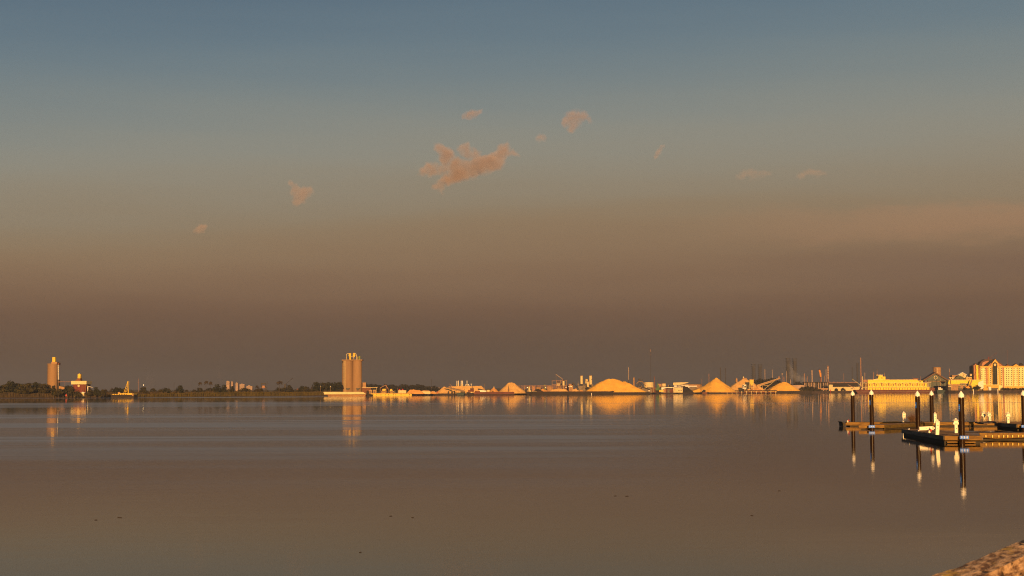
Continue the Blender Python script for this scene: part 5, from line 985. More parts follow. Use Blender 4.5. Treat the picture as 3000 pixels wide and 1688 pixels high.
t = thing('pier', 'long dark quay pier on pale piles below the sand heaps', 'pier', 2195, 2300, z=0); part(t, 'deck', 'dark_hull', ('b', 2112, 1143.8, 2277, 1146.8, 9)); part(t, 'fender_beam', 'rust_hull', ('b', 2112, 1149.6, 2277, 1151.2, 2, .5))
for i in range(11): part(t, 'pile', 'cream_paint', ('b', 2129 + i * 14.2, 1147, 2131.6 + i * 14.2, 1150.2, 1, -.5), ('c', 2129.6 + i * 14.2, 2131 + i * 14.2, 1146.8, 1153.4, 1))
for a, b_, Y, l in [(1710, 1905, 1962, 'low dark quay wall along the foot of the biggest sand heap'), (2277, 2380, 2392, 'low dark quay wall along the foot of the rightmost sand heap')]:
    solo('quay_wall', l, 'quay wall', 'dark_hull', Y, ('b', a, 1149.4 if a < 2000 else 1145.6, b_, 1156.2 if a < 2000 else 1152.4, 3))
heap('sand_heap', 'broad sand heap behind the yellow hopper with a tiny house on top', 'sand', 2445, [(2162, 1118), (2176, 1111.6), (2190, 1112), (2213, 1126)], 2116, 2244, 0.75, seed=17)
t = thing('top_house', 'tiny tan house on top of the broad sand heap', 'house', 2180, 2450, z=P(2180, 1112.5, 2450).z); part(t, 'wall', 'brick_tan', ('b', 2176, 1107.4, 2188, 1113, 5)); part(t, 'tower', 'cream_paint', ('b', 2177.4, 1103.6, 2180.4, 1107.6, 3, 1))
solo('vent_house', 'far small tan block on the left slope of the broad sand heap', 'block', 'brick_tan', 2700, ('b', 2156, 1109.6, 2161, 0, 6), ('b', 2157, 1107.6, 2159, 1109.8, 3, 1))
t = thing('hopper', 'bright yellow hopper on legs in front of the broad sand heap', 'hopper', 2202, 2405); part(t, 'bin', 'yellow_paint', ('b', 2196, 1112.4, 2208.2, 1121, 6)); part(t, 'cone', 'yellow_paint', ('p', [(2196, 1121), (2208.2, 1121), (2203.4, 1130), (2200.8, 1130)], 5, .4)); part(t, 'rim', 'brick_tan', ('b', 2195.4, 1111.6, 2208.8, 1112.6, 7, -.5))
for u in (2196.4, 2207.8): part(t, 'leg', 'cream_paint', ('b', u - .5, 1121, u + .5, 0, .8))
part(t, 'feeder', 'tan_steel', ('b', 2198, 1130, 2207, 1134.4, 4, 1)); part(t, 'stair', 'cream_paint', ('t', 2191.6, 1128, 2191.6, 0, .8))
t = thing('truck', 'white truck with dark windows beside the yellow hopper', 'truck', 2181, 2392); part(t, 'cab', 'white_paint', ('b', 2176, 1127.2, 2186.6, 1139.6, 6)); part(t, 'window', 'dark_glass', ('b', 2176.8, 1128.6, 2180, 1132.4, .3, -.32), ('b', 2180.6, 1131, 2186, 1134, .3, -.32)); part(t, 'grille', 'dark_hull', ('b', 2177, 1135.6, 2186, 1137.4, .3, -.32)); part(t, 'body', 'dark_hull', ('b', 2186.6, 1130.6, 2191, 1141, 5, 1)); part(t, 'wheel', 'dark_hull', ('d', 2179, 1141, 2, 1)); part(t, 'wheel', 'dark_hull', ('d', 2187, 1141, 2, 1))
t = thing('conveyor', 'long truss conveyor rising to the right over the dark trees', 'conveyor', 2245, 2440); part(t, 'gallery', 'brick_tan', ('p', [(2208, 1131.6), (2285.6, 1107.6), (2287, 1109.6), (2210, 1135.6)], 2)); part(t, 'rail', 'cream_paint', ('t', 2212, 1135, 2268, 1117.4, .9, -.5), ('t', 2216, 1128.6, 2284, 1107.4, .7, -.5))
for a in ((2270, 1115.4, 2237.6, 1142), (2232, 1127.6, 2235.6, 1141), (2233, 1128.4, 2251, 1129.4), (2230, 1129, 2222, 1139)): part(t, 'strut', 'cream_paint', ('t', *a, 1.0, 0))
part(t, 'head', 'pink_steel', ('b', 2281, 1103.4, 2285, 1109, 3, -.6))
heap('sand_heap', 'flat orange heap beneath the truss conveyor', 'sand_pink', 2420, [(2205, 1137), (2220, 1137.4)], 2186, 2242, 0.75, seed=18)
heap('sand_heap', 'smooth domed golden sand heap, rightmost of the heaps', 'sand_yellow', 2425, [(2262, 1134), (2283, 1122.6), (2293, 1119.9), (2301, 1119.4), (2309, 1122.6)], 2244, 2346, 0.75, seed=19, rough=.6)
solo('storage_tank', 'low pale tank half hidden behind the rightmost sand heap', 'storage tank', 'far_pale', 2700, ('c', 2312, 2358, 1128.4, 0))
# ------------------------------------------------------------------ far refinery in the haze
GR = 'dark derrick towers of the far refinery'
for a, b_, v, l in [(2203.4, 2214, 1066.4, 'dark lattice derrick tower, far left of the four in the haze'), (2222.6, 2233.4, 1067.4, 'dark lattice derrick tower, second from the left of the four'), (2304.6, 2316.4, 1049.6, 'tallest dark lattice derrick tower, left of the steam plume'), (2324.4, 2336, 1050, 'dark lattice derrick tower just right of the steam plume')]:
    Y = 4700 if a > 2290 else 5200; t = thing('derrick_tower', l, 'tower', (a + b_) / 2, Y, GR); w_ = b_ - a
    part(t, 'core', 'far_steel', ('b', a + w_ * .22, v + 6, b_ - w_ * .22, 0, 8, 3))
    for k in range(4): part(t, 'leg', 'far_steel', ('b', a + (w_ - 1.2) * (k % 2), v, a + (w_ - 1.2) * (k % 2) + 1.2, 0, 1.2, 12 * (k // 2)))
    for k in range(8): part(t, 'platform', 'far_steel', ('b', a, v + k * 6.5 + .4, b_, v + k * 6.5 + 2.0 + (1.0 if k < 2 else 0), 13))
GR = 'slender columns of the far refinery'
for u, v, w_, m, Y, l in [(2111.4, 1076.8, 3.2, 'dark_steel', 3600, 'dark far chimney, left and stouter of a pair behind the tall pointed heap'), (2125.8, 1078.5, 2.2, 'far_steel', 4200, 'dark far chimney, right and thinner of a pair behind the tall pointed heap'), (2077.4, 1095, 1.5, 'pink_steel', 3600, 'thin reddish column above the left shoulder of the tall pointed heap'), (2056.5, 1110, 1.0, 'pink_steel', 3800, 'short thin reddish column above the very wide tank'), (2241.6, 1081.5, 1.7, 'far_pale', 3600, 'thin pale column right of the two left derrick towers'), (2263.4, 1083, 1.4, 'far_pale', 4200, 'thin pale column midway between the derrick towers'), (2305.2, 1088.5, 1.5, 'far_pale', 3400, 'thin pale column at the foot of the tallest derrick tower'), (2297, 1104, 2.4, 'pink_steel', 4200, 'short pinkish column left of the tallest derrick tower'), (2316.5, 1112, 2.2, 'far_pale', 3400, 'stubby pale column behind the rightmost sand heap'), (2357, 1094.5, 3.0, 'pink_steel', 4800, 'stout short pinkish column right of the steam plume'), (2365.5, 1102, 2.0, 'pink_steel', 4800, 'short faint column right of the stout pinkish one'), (2379.6, 1084.6, 3.3, 'far_pale', 3700, 'pinkish column left of the leaning orange flue'), (2406.8, 1092, 1.8, 'pink_steel', 3900, 'thin pinkish column tucked behind the leaning orange flue'), (2416, 1101, 1.4, 'pink_steel', 3900, 'short thin column between the orange flue and the banded column'), (2420.8, 1082, 1.8, 'far_pale', 3600, 'thin pale column left of the banded column'), (2497.6, 1075.4, 2.2, 'far_steel', 4300, 'dark thin column left of the dark pair near the tall stack'), (2512, 1064, 3.4, 'far_steel', 4300, 'dark column, thicker of a close pair left of the tall stack'), (2517.4, 1063.6, 1.8, 'far_steel', 4300, 'dark column, thinner of a close pair left of the tall stack'), (2523, 1048, 3.0, 'pink_steel', 3500, 'tall pinkish stack above the bow of the riverboat'), (2534.4, 1092, 1.3, 'far_pale', 3000, 'thin pale pole above the bow of the riverboat'), (2560, 1090, 2.0, 'pink_steel', 4300, 'pinkish column above the riverboat pilot house'), (2472.5, 1094, 1.0, 'pink_steel', 3600, 'thin faint pole above the dark warehouse roof')]:
    t = thing('refinery_column', l, 'column', u, Y, GR); part(t, 'shell', m, ('c', u - w_ / 2, u + w_ / 2, v, 0)); part(t, 'platform', m, ('c', u - w_ / 2 - .5, u + w_ / 2 + .5, v + 4, v + 4.7), ('c', u - w_ / 2 - .5, u + w_ / 2 + .5, v + 13, v + 13.7))
t = thing('refinery_column', 'pale banded column right of the leaning orange flue', 'column', 2426.6, 3700, GR); part(t, 'shell', 'far_pale', ('c', 2424.4, 2428.8, 1072, 1110)); 
for k in range(5): part(t, 'band', 'rust', ('c', 2424, 2429.2, 1073.4 + k * 7, 1075 + k * 7))
part(t, 'base', 'pink_steel', ('c', 2425.2, 2428, 1110, 0))
t = thing('water_tower', 'small pale globe on a thin stem above the truss conveyor', 'water tower', 2291.4, 3900); part(t, 'globe', 'far_pale', ('s', 2291.4, 1096, 2.3)); part(t, 'stem', 'pink_steel', ('t', 2291.4, 1098, 2291.4, 0, .9))
t = thing('flue', 'leaning bright orange flue with a black lip', 'flue', 2403, 2800); part(t, 'upper_flue', 'orange_paint', ('t', 2400.8, 1083.6, 2404.4, 1104.6, 4.6)); part(t, 'lip', 'dark_hull', ('t', 2400.5, 1082.2, 2400.9, 1084, 4.8)); part(t, 'lower_flue', 'rust', ('t', 2404.2, 1104.4, 2403.6, 0, 2.4)); part(t, 'platform', 'dark_steel', ('b', 2400.6, 1104, 2407.6, 1106, 3, -1))
t = thing('open_shed', 'long dark open shed with a row of pale columns', 'open shed', 2392, 2740); part(t, 'back_wall', 'dark_steel', ('b', 2355, 1121, 2431, 0, 6, 4)); part(t, 'roof', 'black_roof', ('b', 2354.6, 1119.6, 2431.4, 1121.2, 12, -.4))
for u in (2357, 2361.4, 2368, 2373, 2378, 2382.6, 2387, 2397.6, 2403, 2412, 2420, 2425): part(t, 'column', 'far_pale', ('b', u - .9, 1121.2, u + .9, 0, 1, -.2))
t = thing('warehouse', 'wide warehouse with a dark roof and a cream wall left of the riverboat', 'warehouse', 2470, 2700); part(t, 'roof', 'black_roof', ('p', [(2427, 1122.6), (2514, 1121.4), (2514, 1133), (2440, 1133.6)], 3)); part(t, 'wall', 'cream_paint', ('b', 2440, 1133.4, 2517, 0, 10, 1.5)); part(t, 'ridge', 'pink_steel', ('t', 2425, 1122.3, 2514, 1121, 1.3, -.4))
for i in range(22): part(t, 'roof_vent', 'pink_steel', ('b', 2430 + i * 3.8, 1118.6 + (i * 7 % 3) * .5, 2431.4 + i * 3.8, 1122, 1, .5))
part(t, 'window', 'window_dark', ('b', 2493, 1137.6, 2495.4, 1139.4, .3, 1.15)); part(t, 'window', 'window_dark', ('b', 2496.6, 1137.6, 2499, 1139.4, .3, 1.15))
t = thing('pump_house', 'small cream pump house with a rounded top left of the warehouse wall', 'building', 2434, 2620); part(t, 'wall', 'cream_paint', ('b', 2428.6, 1127.4, 2440, 0, 7)); part(t, 'roof', 'dark_steel', ('dome', 2430, 2436.6, 1123.8, 1127.5, 3))
solo('retaining_wall', 'low tan wall on the bank below the open shed', 'wall', 'brick_tan', 2600, ('b', 2388, 1137.6, 2426, 1142, 3))
t = thing('buoy', 'red buoy at the water left of the riverboat', 'buoy', 2432.4, 2480, z=0); part(t, 'body', 'red_paint', ('c', 2430.8, 2434, 1141.4, 1147, 0, .7)); part(t, 'post', 'red_paint', ('t', 2432.4, 1147, 2432.4, 1153, .9))
t = thing('workboat', 'low tan boat lying against the bank left of the red buoy', 'boat', 2417, 2490, z=0); part(t, 'hull', 'brick_tan', ('p', [(2404, 1146.4), (2428, 1146), (2430, 1148.4), (2427, 1152), (2406, 1152)], 6)); part(t, 'wale', 'dark_hull', ('b', 2405, 1148.4, 2429, 1149.4, .4, -.4))
# ------------------------------------------------------------------ riverboat
t = thing('riverboat', 'long golden three deck riverboat with a pilot house', 'riverboat', 2630, 2225, 'vessels by the casino', z=0)
part(t, 'hull', 'rust_hull', ('p', [(2506, 1142.2), (2740, 1142.2), (2740, 1153.2), (2514, 1153.2), (2508, 1147)], 16)); part(t, 'hull_stripe', 'concrete_dark', ('b', 2512, 1147.6, 2740, 1148.6, .3, -.35))
part(t, 'lower_deck', 'boat_paint', ('b', 2543, 1135, 2723, 1142.3, 13, 1.5)); part(t, 'middle_deck', 'boat_paint', ('b', 2543, 1122.4, 2716, 1133.6, 13, 1.5)); part(t, 'upper_deck', 'boat_paint', ('b', 2543, 1113.2, 2688.6, 1121.4, 11, 2.5))
part(t, 'promenade', 'cream_paint', ('b', 2530, 1133.5, 2726, 1135, 15, .4)); part(t, 'promenade', 'cream_paint', ('b', 2528, 1121.2, 2729, 1122.6, 15, .4)); part(t, 'roof', 'cream_paint', ('b', 2542, 1112.2, 2689, 1113.4, 12, 2)); part(t, 'stern_house', 'boat_paint', ('b', 2688.6, 1115.4, 2705, 1121.4, 6, 3)); part(t, 'stern_window', 'window_dark', ('b', 2694, 1117.4, 2699, 1119.6, .3, 2.65))
for i in range(24):
    u = 2547 + i * 7.0; w1 = part(t, 'window', 'rust', ('b', u, 1125.0, u + 1.9, 1130.4, .3, 1.2))
    if i % 3 == 2: part(w1, 'awning', 'rust', ('b', u - 1.4, 1123.6, u + 2.8, 1125.4, .6, .8))
for i in range(22): part(t, 'door', 'rust', ('b', 2548 + i * 7.9, 1136.4, 2549.3 + i * 7.9, 1142, .3, 1.2))
for i in range(18): part(t, 'rail_post', 'cream_paint', ('b', 2546 + i * 10, 1122.6, 2546.7 + i * 10, 1133.5, .4, .5))
for u in (2531, 2535, 2539): part(t, 'bow_column', 'cream_paint', ('b', u - .4, 1122.4, u + .4, 1142.2, .5, 1))
part(t, 'bow_wall', 'brick_tan', ('b', 2533, 1136, 2543, 1142, 10, 3)); part(t, 'bow_wall', 'rust', ('b', 2533, 1123, 2543, 1133, 10, 3)); part(t, 'bow_roof', 'pink_steel', ('b', 2530, 1112.6, 2543, 1120, 9, 4))
for u in (2717, 2721, 2725): part(t, 'stern_column', 'cream_paint', ('b', u - .5, 1122.6, u + .5, 1133.6, .6, 1))
part(t, 'paddle_wheel', 'rust', ('d', 2732.5, 1139.6, 4.4, 8, 3), ('b', 2725, 1137, 2739, 1142.4, 8, 4))
h = part(t, 'pilot_house', 'boat_paint', ('p', [(2573, 1112.4), (2574, 1100), (2586, 1100), (2586.4, 1103.6), (2594, 1103.6), (2594, 1112.4)], 7, 4)); part(h, 'pilot_roof', 'cream_paint', ('b', 2568.6, 1098, 2587, 1100.2, 8, 3.5)); part(h, 'pilot_window', 'window_dark', ('b', 2582.4, 1106.2, 2586.2, 1109, .3, 3.65)); part(h, 'horn', 'rust', ('b', 2569.4, 1094.6, 2571.6, 1098.2, 1, 5))
part(t, 'roof_ramp', 'cream_paint', ('p', [(2556, 1112.4), (2573, 1109), (2573, 1112.4)], 5, 4)); part(t, 'skylight', 'rust', ('b', 2594, 1110.6, 2604, 1112.4, 4, 5)); part(t, 'mast', 'brick_tan', ('t', 2591, 1103.8, 2591, 1092.4, 1.2, 6)); part(t, 'skylight', 'rust', ('b', 2676, 1108.6, 2691, 1112.4, 4, 7)); part(t, 'mast', 'pink_steel', ('t', 2674.6, 1112, 2674.6, 1103, .8, 7)); part(t, 'mast', 'pink_steel', ('t', 2696.6, 1115.4, 2696.6, 1102, .7, 7)); part(t, 'mast', 'pink_steel', ('t', 2569.4, 1098, 2569.6, 1082, .7, 6))
part(t, 'boom_mast', 'cream_paint', ('t', 2527, 1142, 2526.6, 1102.4, 2.1, 2)); part(t, 'boom_mast', 'cream_paint', ('t', 2517.6, 1140, 2522, 1119.6, 1.8, 2)); part(t, 'stage_boom', 'cream_paint', ('t', 2496.4, 1110.4, 2525, 1131.6, 1.0, 2)); part(t, 'stage_boom', 'cream_paint', ('t', 2522, 1141, 2529, 1134, 2.0, 2)); part(t, 'gangplank', 'pink_steel', ('t', 2484, 1127, 2505, 1138, 1.8, 2))
# ------------------------------------------------------------------ casino pavilion and halls
t = thing('pavilion', 'gabled glass pavilion with a round ring window beside the riverboat', 'pavilion', 2741, 2275); part(t, 'glass_front', 'green_glass', ('p', [(2709, 1114.4), (2741, 1095), (2775, 1114), (2775, 1146), (2709, 1146)], 14)); rf = part(t, 'roof', 'brown_roof', ('p', [(2704.6, 1113.6), (2741, 1090.8), (2778.6, 1113), (2776, 1116), (2741, 1095.4), (2707, 1116)], 17, -2)); part(rf, 'verge', 'brick_tan', ('t', 2705, 1114.6, 2741, 1092.6, .9, -2.2), ('t', 2741, 1092.6, 2778, 1114, .9, -2.2))
part(t, 'ring_window', 'cream_paint', ('ring', 2741.2, 1106.4, 4.0, 5.4, .8, -.9)); part(t, 'crossbar', 'tan_steel', ('b', 2709, 1116.6, 2775, 1118, .5, -.55)); part(t, 'canopy', 'brick_tan', ('b', 2756, 1131.4, 2775, 1133, 2, -2))
for u, m in ((2732, 'green_roof'), (2755, 'brick_tan'), (2773.6, 'green_roof'), (2718, 'dark_steel'), (2745, 'dark_steel'), (2764, 'dark_steel')): part(t, 'mullion', m, ('b', u - .8, 1114 if u in (2718, 2764, 2773.6) else 1110, u + .8, 1146, .5, -.56))
t = thing('silo', 'square topped tan silo rising behind the gabled pavilion', 'silo', 2746, 2335); part(t, 'shaft', 'brick_tan', ('c', 2734.4, 2757.8, 1077.4, 0)); part(t, 'rim', 'tan_steel', ('c', 2734, 2758.2, 1076, 1077.6)); part(t, 'ladder', 'cream_paint', ('b', 2746, 1078, 2747.4, 1110, .5, -10.6))
t = thing('tugboat', 'small white workboat with a dark hull in front of the gabled pavilion', 'boat', 2756, 2212, 'vessels by the casino', z=0); part(t, 'hull', 'teal_hull', ('p', [(2744, 1142.6), (2765, 1142.4), (2770, 1144.6), (2764, 1153.2), (2747, 1153.2)], 6)); part(t, 'cabin', 'white_paint', ('b', 2749, 1135.2, 2757, 1143, 3.5, 1)); part(t, 'cabin', 'white_paint', ('b', 2756.6, 1138.8, 2761, 1143, 3.5, 1)); part(t, 'mast', 'tan_steel', ('t', 2750, 1135.4, 2750, 1127, .9, 2)); part(t, 'window', 'window_dark', ('b', 2751, 1136.6, 2755, 1138, .3, .65))
t = thing('hall', 'long barrel roofed yellow hall with a white end wall', 'hall', 2825, 2212)
part(t, 'roof', 'boat_paint', ('p', [(2778, 1126), (2779, 1116.4), (2784, 1113.2), (2874, 1112.4), (2880, 1115), (2880, 1130), (2845, 1131), (2840, 1126)], 10)); part(t, 'end_wall', 'white_paint', ('p', [(2865.4, 1127), (2866.4, 1120.6), (2871.6, 1117.6), (2881, 1113.6), (2881.6, 1140), (2870, 1140)], 2, -2.2)); part(t, 'eave', 'cream_paint', ('b', 2779, 1112.6, 2876, 1114.2, 9, -.6)); part(t, 'pillar', 'brown_roof', ('b', 2784.8, 1114, 2786.4, 1126, .6, -.7)); part(t, 'shop_front', 'brick_tan', ('b', 2778, 1126, 2848, 0, 8, .5))
for a, v, b_, v1 in ((2813, 1123.6, 2828, 1127.6), (2830, 1124, 2838, 1129.6), (2808.6, 1131.4, 2814.4, 1136.2), (2823.4, 1131, 2827.4, 1136.2), (2779.4, 1127, 2786, 1130.4)): w1 = part(t, 'window', 'window_dark', ('b', a, v, b_, v1, .4, -.5)); part(w1, 'window_frame', 'cream_paint', ('b', a - .8, v1, b_ + .8, v1 + 1, .5, -.6), ('b', a - .8, v - .9, b_ + .8, v, .5, -.6))
part(t, 'door', 'window_dark', ('b', 2779, 1133.4, 2786, 0, .5, -.4)); part(t, 'awning', 'cream_paint', ('b', 2778, 1131.4, 2787, 1133.2, 2, -2)); part(t, 'door', 'window_dark', ('b', 2808, 1137.4, 2818, 0, .5, -.4)); part(t, 'tail', 'boat_paint', ('b', 2846, 1130, 2866, 0, 8, 1))
t = thing('house', 'pale gabled house standing behind the barrel roofed hall', 'house', 2820, 2254); part(t, 'wall', 'cream_paint', ('p', [(2810, 1112), (2810, 1098.6), (2819.6, 1092.6), (2831, 1098), (2830, 1112)], 8)); part(t, 'roof', 'white_paint', ('p', [(2807, 1098.4), (2819.6, 1090.8), (2832.4, 1097.4), (2832, 1098.8), (2819.6, 1092.4), (2808, 1099.4)], 10, -1)); part(t, 'side_wing', 'brick_tan', ('b', 2790, 1099.2, 2808.4, 1112, 8, 1))
t = thing('roof_pavilion', 'grey green hipped roof behind the barrel roofed hall', 'roof pavilion', 2811, 2244); part(t, 'roof', 'green_roof', ('p', [(2793, 1111.4), (2809, 1100.6), (2813, 1100.4), (2832, 1111.4)], 12)); part(t, 'wall', 'brick_tan', ('b', 2794, 1111.4, 2831, 0, 9, 1)); 
for u in (2801, 2810.6, 2824): part(t, 'dormer', 'dark_glass', ('d', u, 1109.2, 1.2, .5, -.4))
t = thing('gable_end', 'pointed cream wall left of the grey green hipped roof', 'gable', 2788, 2238); part(t, 'wall', 'cream_paint', ('p', [(2779, 1105.6), (2798, 1106), (2791, 1111.4), (2787, 1112.6)], 2)); part(t, 'round_window', 'dark_glass', ('d', 2788, 1108.8, 1.5, .4, -.35))
t = thing('low_building', 'yellow two window building left of the hotel corner', 'building', 2838, 2250); part(t, 'wall', 'hotel_orange', ('b', 2831, 1106.4, 2847.6, 0, 8)); part(t, 'roof', 'cream_paint', ('b', 2830.4, 1105.2, 2848, 1106.6, 9, -.4)); part(t, 'chimney', 'cream_paint', ('b', 2834.6, 1103.6, 2837.4, 1105.4, 1.5, 3)); part(t, 'window', 'window_dark', ('d', 2838.4, 1109, 1.3, .4, -.35)); part(t, 'window', 'window_dark', ('d', 2844.4, 1109, 1.3, .4, -.35))
t = thing('rooftop_unit', 'small dark rooftop box with a pale side left of the hotel', 'rooftop unit', 2845, 2256); part(t, 'box', 'cream_paint', ('b', 2843.6, 1095.6, 2849, 1101.6, 3)); part(t, 'box_shadow_side', 'dark_steel', ('b', 2840.6, 1094.6, 2843.6, 1105, 4)); part(t, 'frame', 'dark_steel', ('b', 2840, 1101.6, 2849, 0, 4, 1))  # dark block paints the shaded side onto the rooftop box
t = thing('crane', 'mobile crane with an orange body and a tan lattice boom before the hall', 'crane', 2845, 2200); part(t, 'body', 'orange_paint', ('p', [(2829.6, 1134), (2838, 1131.6), (2842.6, 1136.6), (2837, 1138.4), (2830, 1136)], 4)); part(t, 'boom', 'brick_tan', ('t', 2840.6, 1131, 2847.8, 1111.2, 2.6), ('t', 2843.2, 1131, 2849.2, 1111.4, 1.4)); part(t, 'jib', 'brown_roof', ('t', 2849, 1112, 2866.6, 1070.8, 1.0)); part(t, 'counterweight', 'dark_hull', ('b', 2841, 1129, 2846.6, 1137.6, 4, .6)); part(t, 'track', 'dark_hull', ('b', 2828, 1137.6, 2848, 0, 5))
t = thing('lattice_mast', 'thin red and white radio mast behind the pavilion', 'lattice mast', 2781.4, 2700); part(t, 'shaft', 'rust', ('t', 2781.2, 1090, 2782, 0, 1.6)); part(t, 'tip', 'far_pale', ('t', 2781, 1080.6, 2781.6, 1090.4, 1.4))
solo('lattice_mast', 'faint very thin reddish mast in the haze above the hotel', 'lattice mast', 'rust', 4600, ('t', 2951.6, 1026, 2951.6, 0, .7))
# ------------------------------------------------------------------ hotel
t = thing('hotel', 'big cream hotel with a dark glass clock tower bay, at far right', 'hotel', 2935, 2240)
part(t, 'main_wall', 'hotel_wall', ('b', 2874, 1072.8, 3040, 0, 18)); part(t, 'parapet', 'hotel_orange', ('b', 2873.6, 1072.4, 3040.4, 1076.6, .6, -.65))
part(t, 'side_wing', 'hotel_pink', ('b', 2854, 1070, 2861.4, 0, 16, 8)); part(t, 'side_wing', 'boat_paint', ('b', 2861.4, 1070.2, 2869, 0, 16, 5)); part(t, 'side_wing', 'hotel_pink', ('b', 2869, 1073, 2874, 0, 14, 3)); part(t, 'back_wing', 'dark_steel', ('b', 2849.6, 1073, 2854.6, 0, 14, 14)); part(t, 'wing_gable', 'hotel_pink', ('p', [(2853, 1072), (2858.4, 1065.6), (2862, 1070.4)], 8, 7)); part(t, 'wing_roof', 'black_roof', ('p', [(2858, 1069.8), (2859, 1065), (2866, 1065), (2868.4, 1070.2)], 12, 9))  # leftmost wing strip has its shadow painted in as brown
part(t, 'main_roof', 'brown_roof', ('p', [(2867, 1072.6), (2874, 1060), (2886, 1052.6), (2914, 1051.6), (2932, 1064), (2944, 1072.8)], 14, 3)); part(t, 'roof_panel', 'hotel_pink', ('p', [(2876, 1071.6), (2879, 1062), (2890, 1057.6), (2898, 1057.6), (2882, 1071.6)], .6, 2.3)); part(t, 'roof_hip', 'black_roof', ('p', [(2880, 1072.4), (2899, 1057.4), (2912, 1051.4), (2916, 1052), (2904, 1066), (2896, 1072.4)], 1.5, 1.6))
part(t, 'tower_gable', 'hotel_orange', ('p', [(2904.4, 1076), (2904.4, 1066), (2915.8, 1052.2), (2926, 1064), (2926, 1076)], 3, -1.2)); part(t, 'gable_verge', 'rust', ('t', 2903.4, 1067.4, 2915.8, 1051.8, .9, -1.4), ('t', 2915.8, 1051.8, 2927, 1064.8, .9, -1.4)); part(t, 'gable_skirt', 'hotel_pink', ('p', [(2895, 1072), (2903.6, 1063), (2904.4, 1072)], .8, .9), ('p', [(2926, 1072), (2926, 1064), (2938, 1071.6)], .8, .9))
b_ = part(t, 'glass_bay', 'dark_glass', ('p', [(2908.4, 1127.4), (2908.4, 1065.4), (2915.4, 1060.6), (2922, 1065.6), (2922, 1127.4)], 1.5, -1.9)); part(b_, 'clock', 'cream_paint', ('d', 2915.2, 1069, 3.7, .3, -2.3)); part(b_, 'glass_mullion', 'green_roof', ('b', 2911.6, 1076, 2912, 1127, .15, -2.1), ('b', 2917.6, 1076, 2918, 1127, .15, -2.1), *[('b', 2908.6, 1080 + k * 6, 2921.8, 1080.4 + k * 6, .15, -2.1) for k in range(8)])
for u in (2908, 2922.6): part(t, 'tower_pier', 'hotel_orange', ('b', u - 1.4, 1076, u + .9, 1128, 1.4, -1.25))
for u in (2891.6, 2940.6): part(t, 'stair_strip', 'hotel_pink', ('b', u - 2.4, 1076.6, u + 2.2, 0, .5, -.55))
for u in (2898.4, 2931): part(t, 'balcony_strip', 'hotel_orange', ('b', u - 4, 1076.6, u + 1.4, 1128, .4, -.45))
part(t, 'wing_strip', 'hotel_orange', ('b', 2968.6, 1073, 2970.2, 0, .5, -.55)); part(t, 'wing_strip', 'hotel_orange', ('b', 2983.4, 1073, 2985.6, 0, .5, -.55))
gb = part(t, 'gable', 'hotel_orange', ('p', [(2967.6, 1073), (2968, 1071.4), (2977, 1066.2), (2985.4, 1071.6), (2985.6, 1073)], 5, -.4)); part(gb, 'gable_roof', 'brown_roof', ('p', [(2966, 1072.4), (2977, 1065), (2987.4, 1072.6), (2985.6, 1072.6), (2977, 1067), (2968, 1072.4)], 7, -.7))
gb = part(t, 'gable', 'rust', ('p', [(2946.4, 1073), (2952.8, 1067.8), (2959, 1073)], 5, 4)); part(gb, 'gable_roof', 'brown_roof', ('p', [(2945, 1073), (2952.8, 1066.6), (2960.4, 1073), (2958.6, 1073), (2952.8, 1068.4), (2947, 1073)], 6, 3.6))
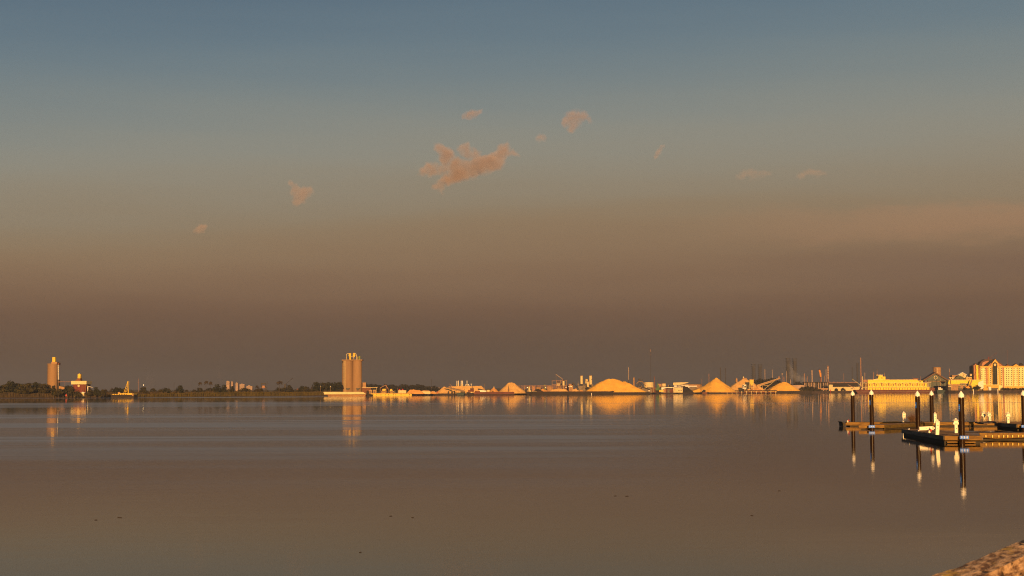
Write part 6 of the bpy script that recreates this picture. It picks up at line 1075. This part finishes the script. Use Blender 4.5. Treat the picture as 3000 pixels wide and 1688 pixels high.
part(t, 'dome', 'black_roof', ('dome', 2986, 3000, 1063.6, 1072.6, 8)); part(t, 'podium', 'hotel_orange', ('b', 2881, 1128, 2926, 0, 8, -8)); part(t, 'podium_roof', 'hotel_wall', ('b', 2880.4, 1127, 2926.6, 1128.4, 9, -8.5)); part(t, 'carport', 'window_dark', ('b', 2904.6, 1137, 2924, 0, 1, -8.8)); part(t, 'podium_box', 'white_paint', ('b', 2896.4, 1133.4, 2904, 0, 3, -11)); part(t, 'base_band', 'hotel_orange', ('b', 2945, 1131.6, 3040, 0, .7, -.75))
ROWS_ = (1079.6, 1085.7, 1091.7, 1097.6, 1103.6, 1109.6, 1115.7, 1121.5, 1127.4)
def winds(us_, w_, dy, rows):
    first = None
    for u in us_:
        for v in rows:
            if first is None: first = part(t, 'window', 'window_dark', ('b', u - w_ / 2, v - 1.35, u + w_ / 2, v + 1.35, .3, dy)); o0 = P(u, v, 2240 + dy)
            else: c = first.copy(); COL.objects.link(c); c.location = P(u, v, 2240 + dy) - o0
winds((2878.2,), 2.3, -.22, ROWS_[:6]); winds((2887.3,), 2.3, -.22, ROWS_[:8]); winds((2950.2, 2957.0, 2965.4, 2972.6, 2981.2, 2988.4, 2996.6), 2.3, -.22, ROWS_); winds((2903.6, 2935.0), 3.0, -.30, ROWS_)
part(t, 'window_slit', 'window_dark', *[('b', u - .5, v - 1.3, u + .5, v + 1.3, .3, -.68) for u in (2895.6, 2927.2, 2942.8) for v in ROWS_])['kind'] = 'stuff'
for u in (2903.6, 2935.0): part(t, 'balcony', 'cream_paint', *[('b', u - 2, v + 1.7, u + 2, v + 2.3, .8, -1.1) for v in ROWS_])
t = thing('crane', 'small red lattice crane showing above the hotel roof', 'crane', 2898, 2420); part(t, 'tower', 'dark_red', ('b', 2896.6, 1047, 2899.6, 0, 1.4)); part(t, 'boom', 'rust', ('t', 2899, 1050, 2921, 1033.6, .8)); part(t, 'peak', 'dark_red', ('t', 2896, 1042.6, 2897.6, 1048.6, .8), ('t', 2897.6, 1048.6, 2901, 1047.6, 1.6))
for u, l in [(2852.2, 'thin white post in the water left of the hotel, beside the big round tree'), (2923.4, 'thin white post in the water below the clock tower bay')]:
    solo('mooring_post', l, 'post', 'cap_white', DS(u) - 10, ('b', u - .8, 1140.8, u + .8, 1151.6, .6))
t = thing('parked_car', 'low dark vehicles line parked under the hotel podium', 'car', 2914, 2222) if False else None

for o in scene.objects:
    if o.parent is None and o.get('category') and not o.get('kind'): o['kind'] = 'thing'
